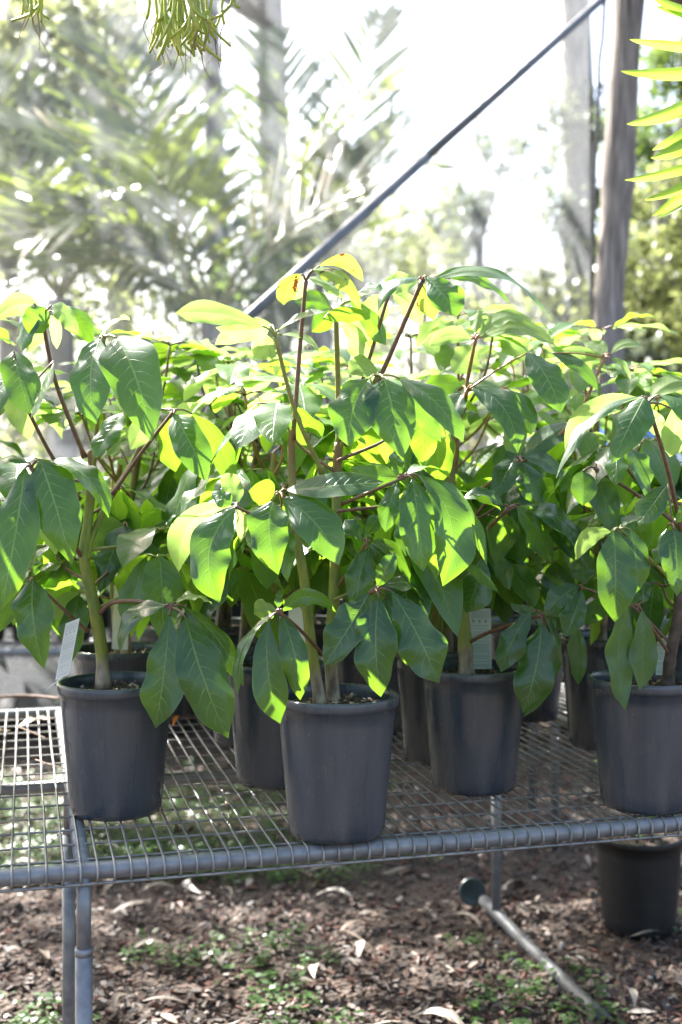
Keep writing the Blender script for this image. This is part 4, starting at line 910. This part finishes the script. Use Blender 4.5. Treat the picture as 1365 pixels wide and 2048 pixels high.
tree(1140, 11.5, .19, 11, 'tall pale trunk seen through the net just left of the timber post, ivy along it', 'far3', [(*at(1150, -560, 11.5), 2.0), (*at(900, -420, 11.5), 1.5), (*at(1160, 420, 11.4), .45), (*at(1150, 250, 11.3), .38), (*at(1170, 560, 11.3), .45)], 6500, .09, 3, px_top=1165)
tree(960, 14, .10, 4.2, 'small sparse grey green tree against the sky right of the middle', 'far3', [(*at(990, 350, 14), .75), (*at(1030, 280, 14), .5), (*at(930, 420, 14), .45)], 1500, .11, 4)
tree(740, 15, .14, 3.6, 'rounded yellowish tree low behind the diagonal pipe', 'far2', [(*at(700, 480, 15), 1.1), (*at(790, 520, 15), .9), (*at(620, 470, 15), .8), (*at(730, 600, 15), 1.2)], 6500, .10, 5)
tree(850, 17, .12, 4.6, 'dull green tree beside the pale building, behind the net', 'far3', [(*at(860, 440, 17), .7), (*at(840, 560, 17), .9), (*at(1000, 580, 17), 1.0)], 4000, .11, 6)
tree(20, 10, .13, 5.2, 'bright yellow green leafy tree at the upper left edge', 'far2', [(*at(40, 120, 9.6), .8), (*at(120, 60, 9.8), .55), (*at(-20, 320, 9.5), .7), (*at(60, 250, 9.2), .35)], 3800, .13, 7)
tree(240, 14, .18, 7, 'grey green tree crown behind the palms at the upper left', 'far3', [(*at(260, 120, 14), 1.1), (*at(150, 200, 14), 1.2), (*at(360, 230, 14.5), .9), (*at(200, 420, 14), 1.3), (*at(40, 480, 14), 1.4)], 4200, .10, 8)
G2 = 'trees right of the post'
tree(1330, 9.5, .12, 4.0, 'sunny yellow green bushy tree right of the timber post', 'far2', [(*at(1350, 520, 9.5), .62), (*at(1300, 600, 9.3), .5), (*at(1400, 620, 9.3), .8), (*at(1330, 690, 9), .55), (*at(1330, 420, 10), .4)], 9000, .065, 9, group=G2)
tree(1440, 8.6, .10, 3.6, 'pale yellow leafy tree low at the right edge behind the strap leaves', 'far2', [(*at(1420, 700, 8.6), .6), (*at(1330, 760, 8.8), .45), (*at(1400, 560, 8.6), .5), (*at(1310, 640, 9.4), .4), (*at(1390, 420, 8.6), .35)], 8000, .06, 19, group=G2)
tree(1380, 12, .15, 6.5, 'darker green tree behind the sunny one at the right edge', 'far1', [(*at(1380, 300, 12), .9), (*at(1310, 400, 12), .7), (*at(1420, 500, 12), 1.1), (*at(1300, 560, 12), .8), (*at(1360, 130, 12), .5), (*at(1310, 650, 12), .8), (*at(1320, 240, 12), .5), (*at(1290, 520, 12), .6)], 15000, .08, 10, group=G2)
def shrub(px, d, py, r, m, label, n, seed, grp='shrubs beyond the net'):
    rnd = random.Random(seed); c = P(px, py, d); base = V((c.x, d, 0)); root = empty('shrub', base); tag(root, label, 'shrub', grp)
    mb = MB()
    for k in range(5): tube(mb, [base, base.lerp(c, .5) + V((rnd.gauss(0, .1), rnd.gauss(0, .1), 0)), c + V((rnd.gauss(0, r * .4), rnd.gauss(0, r * .4), rnd.gauss(0, r * .3)))], (.03, .01), 6, 8)
    mb.build('branch', M['bark'], root, base)
    cb = MB(); cs = [(c, r), (V((c.x, d, c.z * .45)), r * 1.1)]; crown(cb, cs, n, .10, rnd); cb.build('foliage', M[m], root, base, smooth=False)
for i, (px, d, py, r, m, lab, n) in enumerate((
        (60, 10.5, 800, .9, 'far1', 'dark green shrub low at the left edge behind the palms', 3500), (300, 10.5, 780, .8, 'far3', 'grey green shrub under the palms, left of the middle', 3000),
        (520, 11, 760, .8, 'far1', 'dark shrub at the foot of the tall trunk', 3000), (760, 12, 760, .8, 'far2', 'yellow green shrub low behind the middle plants', 3000),
        (1000, 12, 740, .8, 'far2', 'pale yellow shrub in front of the pale building', 3000), (1140, 10, 720, .7, 'far2', 'yellow green shrub at the foot of the ivy trunk', 3000),
        (140, 9.6, 560, .8, 'far2', 'big green bush filling the gap behind the left palm', 2200), (330, 9.9, 600, .75, 'far2', 'big green bush behind the middle of the palms', 2200),
        (480, 9.8, 560, .6, 'far1', 'dark green bush just left of the tall grey trunk', 4000), (-40, 6.6, 1190, .55, 'far1', 'low dark bush added as shade behind the left end of the second bench', 5000), (170, 6.8, 1190, .5, 'far1', 'low dark bush added as shade behind the second bench, left of the leftmost pot', 5000),  # the two low bushes are added to darken the area behind the bench
        (1330, 8, 800, .6, 'far3', 'blue grey shrub low right of the timber post', 3000))):
    shrub(px, d, py, r, m, lab, n, 60 + i)
# pale houses far behind
def house(px0, px1, py, d, label, seed, pitch=.8):
    a = P(px0, py, d); b = P(px1, py, d); W = b.x - a.x; H = a.z; org = V(((a.x + b.x) / 2, d + 2, 0)); root = empty('house', org); tag(root, label, 'house', 'pale houses far behind')
    mb = MB(); box(mb, (org.x, d + 2, H / 2), (W, 4, H)); mb.build('wall', M['render'], root, org, smooth=False)
    mb = MB(); e = .25; z = H + .003
    mb.add([(a.x - e, d - e, z), (b.x + e, d - e, z), (b.x + e, d + 4 + e, z), (a.x - e, d + 4 + e, z), (a.x - e, d + 2, z + pitch), (b.x + e, d + 2, z + pitch)], [(0, 1, 5, 4), (3, 4, 5, 2), (0, 4, 3), (1, 2, 5), (0, 3, 2, 1)])
    mb.build('roof', M['roof'], root, org, smooth=False)
    for k in range(2):
        x = a.x + W * (.3 + .4 * k); mb = MB(); box(mb, (x, d - .02, H * .62), (W * .16, .06, H * .22)); wn = mb.build('window', M['white'], root, org, smooth=False)
        mb = MB(); box(mb, (x, d - .054, H * .62), (W * .13, .01, H * .18)); mb.build('pane', M['bluegreen'], wn, org, smooth=False)
house(870, 935, 470, 22, 'narrow pale building seen through the net, right of the middle', 1, .3)
house(1010, 1140, 590, 19, 'low pale building with a sloping roof seen through the net left of the post', 2, .9)

# ------------------------------------------------------------------ second bench at the back left with small pots, tubs at the right
b2 = empty('wire_bench', V((-3.0, 4.35, 0))); tag(b2, 'second wire bench farther back, seen blurred behind the plants and at the left edge', 'bench')
make_bench(b2, V((-3.0, 4.35, 0)), V((1, 0, 0)), V((0, 1, 0)), 5.2, 1.0, BZ, [(1.3, 0), (1.3, 1), (2.9, 0), (2.9, 1), (4.9, 0), (4.9, 1)], .05, .1)
mb0 = None; rnd = random.Random(77); first = None
def small_plant(seed, kind):
    rnd = random.Random(seed); root = empty('small_potted_plant', (0, 0, 0)); pot_parts(root, V((0, 0, 0)), .15, .075, .06, 'pot_black', rnd=rnd)
    mb = MB()
    for k in range(4): tube(mb, [V((0, 0, .13)), V((rnd.gauss(0, .03), rnd.gauss(0, .03), .25)), V((rnd.gauss(0, .07), rnd.gauss(0, .07), .40))], (.004, .002), 5, 6)
    mb.build('stem', M['petiole_green'], root)
    lb = MB()
    for k in range(90):
        h = V((rnd.gauss(0, .06), rnd.gauss(0, .06), rnd.uniform(.17, .46))); a = rnd.uniform(0, 6.28); L = rnd.uniform(.04, .08); dr = V((math.cos(a), math.sin(a), rnd.uniform(-.5, .4))); sd_ = dr.cross(V((0, 0, 1))).normalized() * L * .25
        lb.add([h, h + dr * L * .5 + sd_, h + dr * L, h + dr * L * .5 - sd_], [(0, 1, 2, 3)])
    lb.build('foliage', M[kind], root, smooth=False); return root
pr_ = [small_plant(1, 'weed'), small_plant(2, 'far2'), small_plant(3, 'far1')]; us = [0, 0, 0]
ORD = ['first', 'second', 'third', 'fourth', 'fifth', 'sixth', 'seventh', 'eighth', 'ninth', 'tenth', 'eleventh', 'twelfth', 'last']
for i in range(26):
    k = (i * 7) % 3; o = pr_[k] if not us[k] else copy_tree(pr_[k]); us[k] = 1
    row = i // 13; px = -30 + 92 * (i % 13) + 40 * row; d = 4.55 + .42 * row
    o.location = ((px - CX) * d / F + rnd.uniform(-.02, .02), d, BZ + .003); o.rotation_euler.z = i * 1.3
    tag(o, 'small potted plant, %s from left in the %s row of the second bench' % (ORD[i % 13], 'front' if row == 0 else 'back'), 'potted plant', 'small potted plants on the second bench')
for i in range(11):  # added row of dark pots, standing in for deep shadow behind the bench
    o = copy_tree(pr_[2 if i % 3 else 1]); d = 6.15 + .12 * (i % 2); px = -60 + i * 135
    o.name = 'potted_shrub'; o.location = ((px - CX) * d / F, d, 0.002); o.rotation_euler.z = i * 2.1; o.scale = (2.3, 2.3, 2.1)
    tag(o, 'large black potted shrub added to darken the ground behind the net, %s from left' % ORD[i], 'potted plant', 'potted shrubs added as dark fill behind the net')
mb = MB(); c = P(78, 1132, 4.5)
for k in range(14):
    a = k * .9; dr = V((math.cos(a), -.4, math.sin(a))).normalized(); s_ = dr.cross(V((0, 1, 0))).normalized() * .012; mb.add([c, c + dr * .02 + s_, c + dr * .045, c + dr * .02 - s_], [(0, 1, 2, 3)])
tag(mb.build('red_flower', M['red'], None, c), 'blurred red flower among the small pots behind the left plant', 'flower')
# blue and white tubs standing on a low table at the right
tb = V(((1300 - CX) * 4.5 / F, 4.5, 0)); tab = empty('low_table', tb); tag(tab, 'low table at the right carrying the blue and white tubs', 'table')
mb = MB(); box(mb, tb + V((0, 0, 1.09)), (.9, .6, .03), bev=.02); mb.build('table_top', M['galv'], tab, tb, smooth=False)
for sx in (-.4, .4):
    for sy in (-.25, .25): mb = MB(); tube(mb, [tb + V((sx, sy, 0)), tb + V((sx, sy, 1.075))], .015, 10); mb.build('leg', M['galv'], tab, tb)
def tub(px, py0, py1, d, w_, m, label):
    a = P(px, py1, d); h = (py1 - py0) * d / F; root = empty('storage_tub', a); tag(root, label, 'tub', 'plastic tubs behind the right plant')
    mb = MB(); vs = []; n = 0
    for (s, z) in ((.86, 0), (.95, h * .8), (1.0, h * .82), (1.0, h * .92), (.94, h * .92), (.9, h), (0.6, h * 1.02)):
        for (x, y) in ((-1, -.75), (-.8, -.9), (.8, -.9), (1, -.75), (1, .75), (.8, .9), (-.8, .9), (-1, .75)): vs.append(a + V((x * s * w_ / 2, y * s * w_ / 2 * .8, z)))
    fs = [(j * 8 + k, j * 8 + (k + 1) % 8, (j + 1) * 8 + (k + 1) % 8, (j + 1) * 8 + k) for j in range(6) for k in range(8)] + [tuple(range(48, 56)), tuple(range(7, -1, -1))]
    mb.add(vs, fs); mb.build('shell', M[m], root, a, smooth=False)
tub(1310, 905, 1080, 4.45, .46, 'white', 'white plastic tub with a rounded lid, blurred behind the right edge plant')
tub(1320, 830, 905, 4.75, .50, 'blue', 'blue plastic tub behind the white one at the right edge')
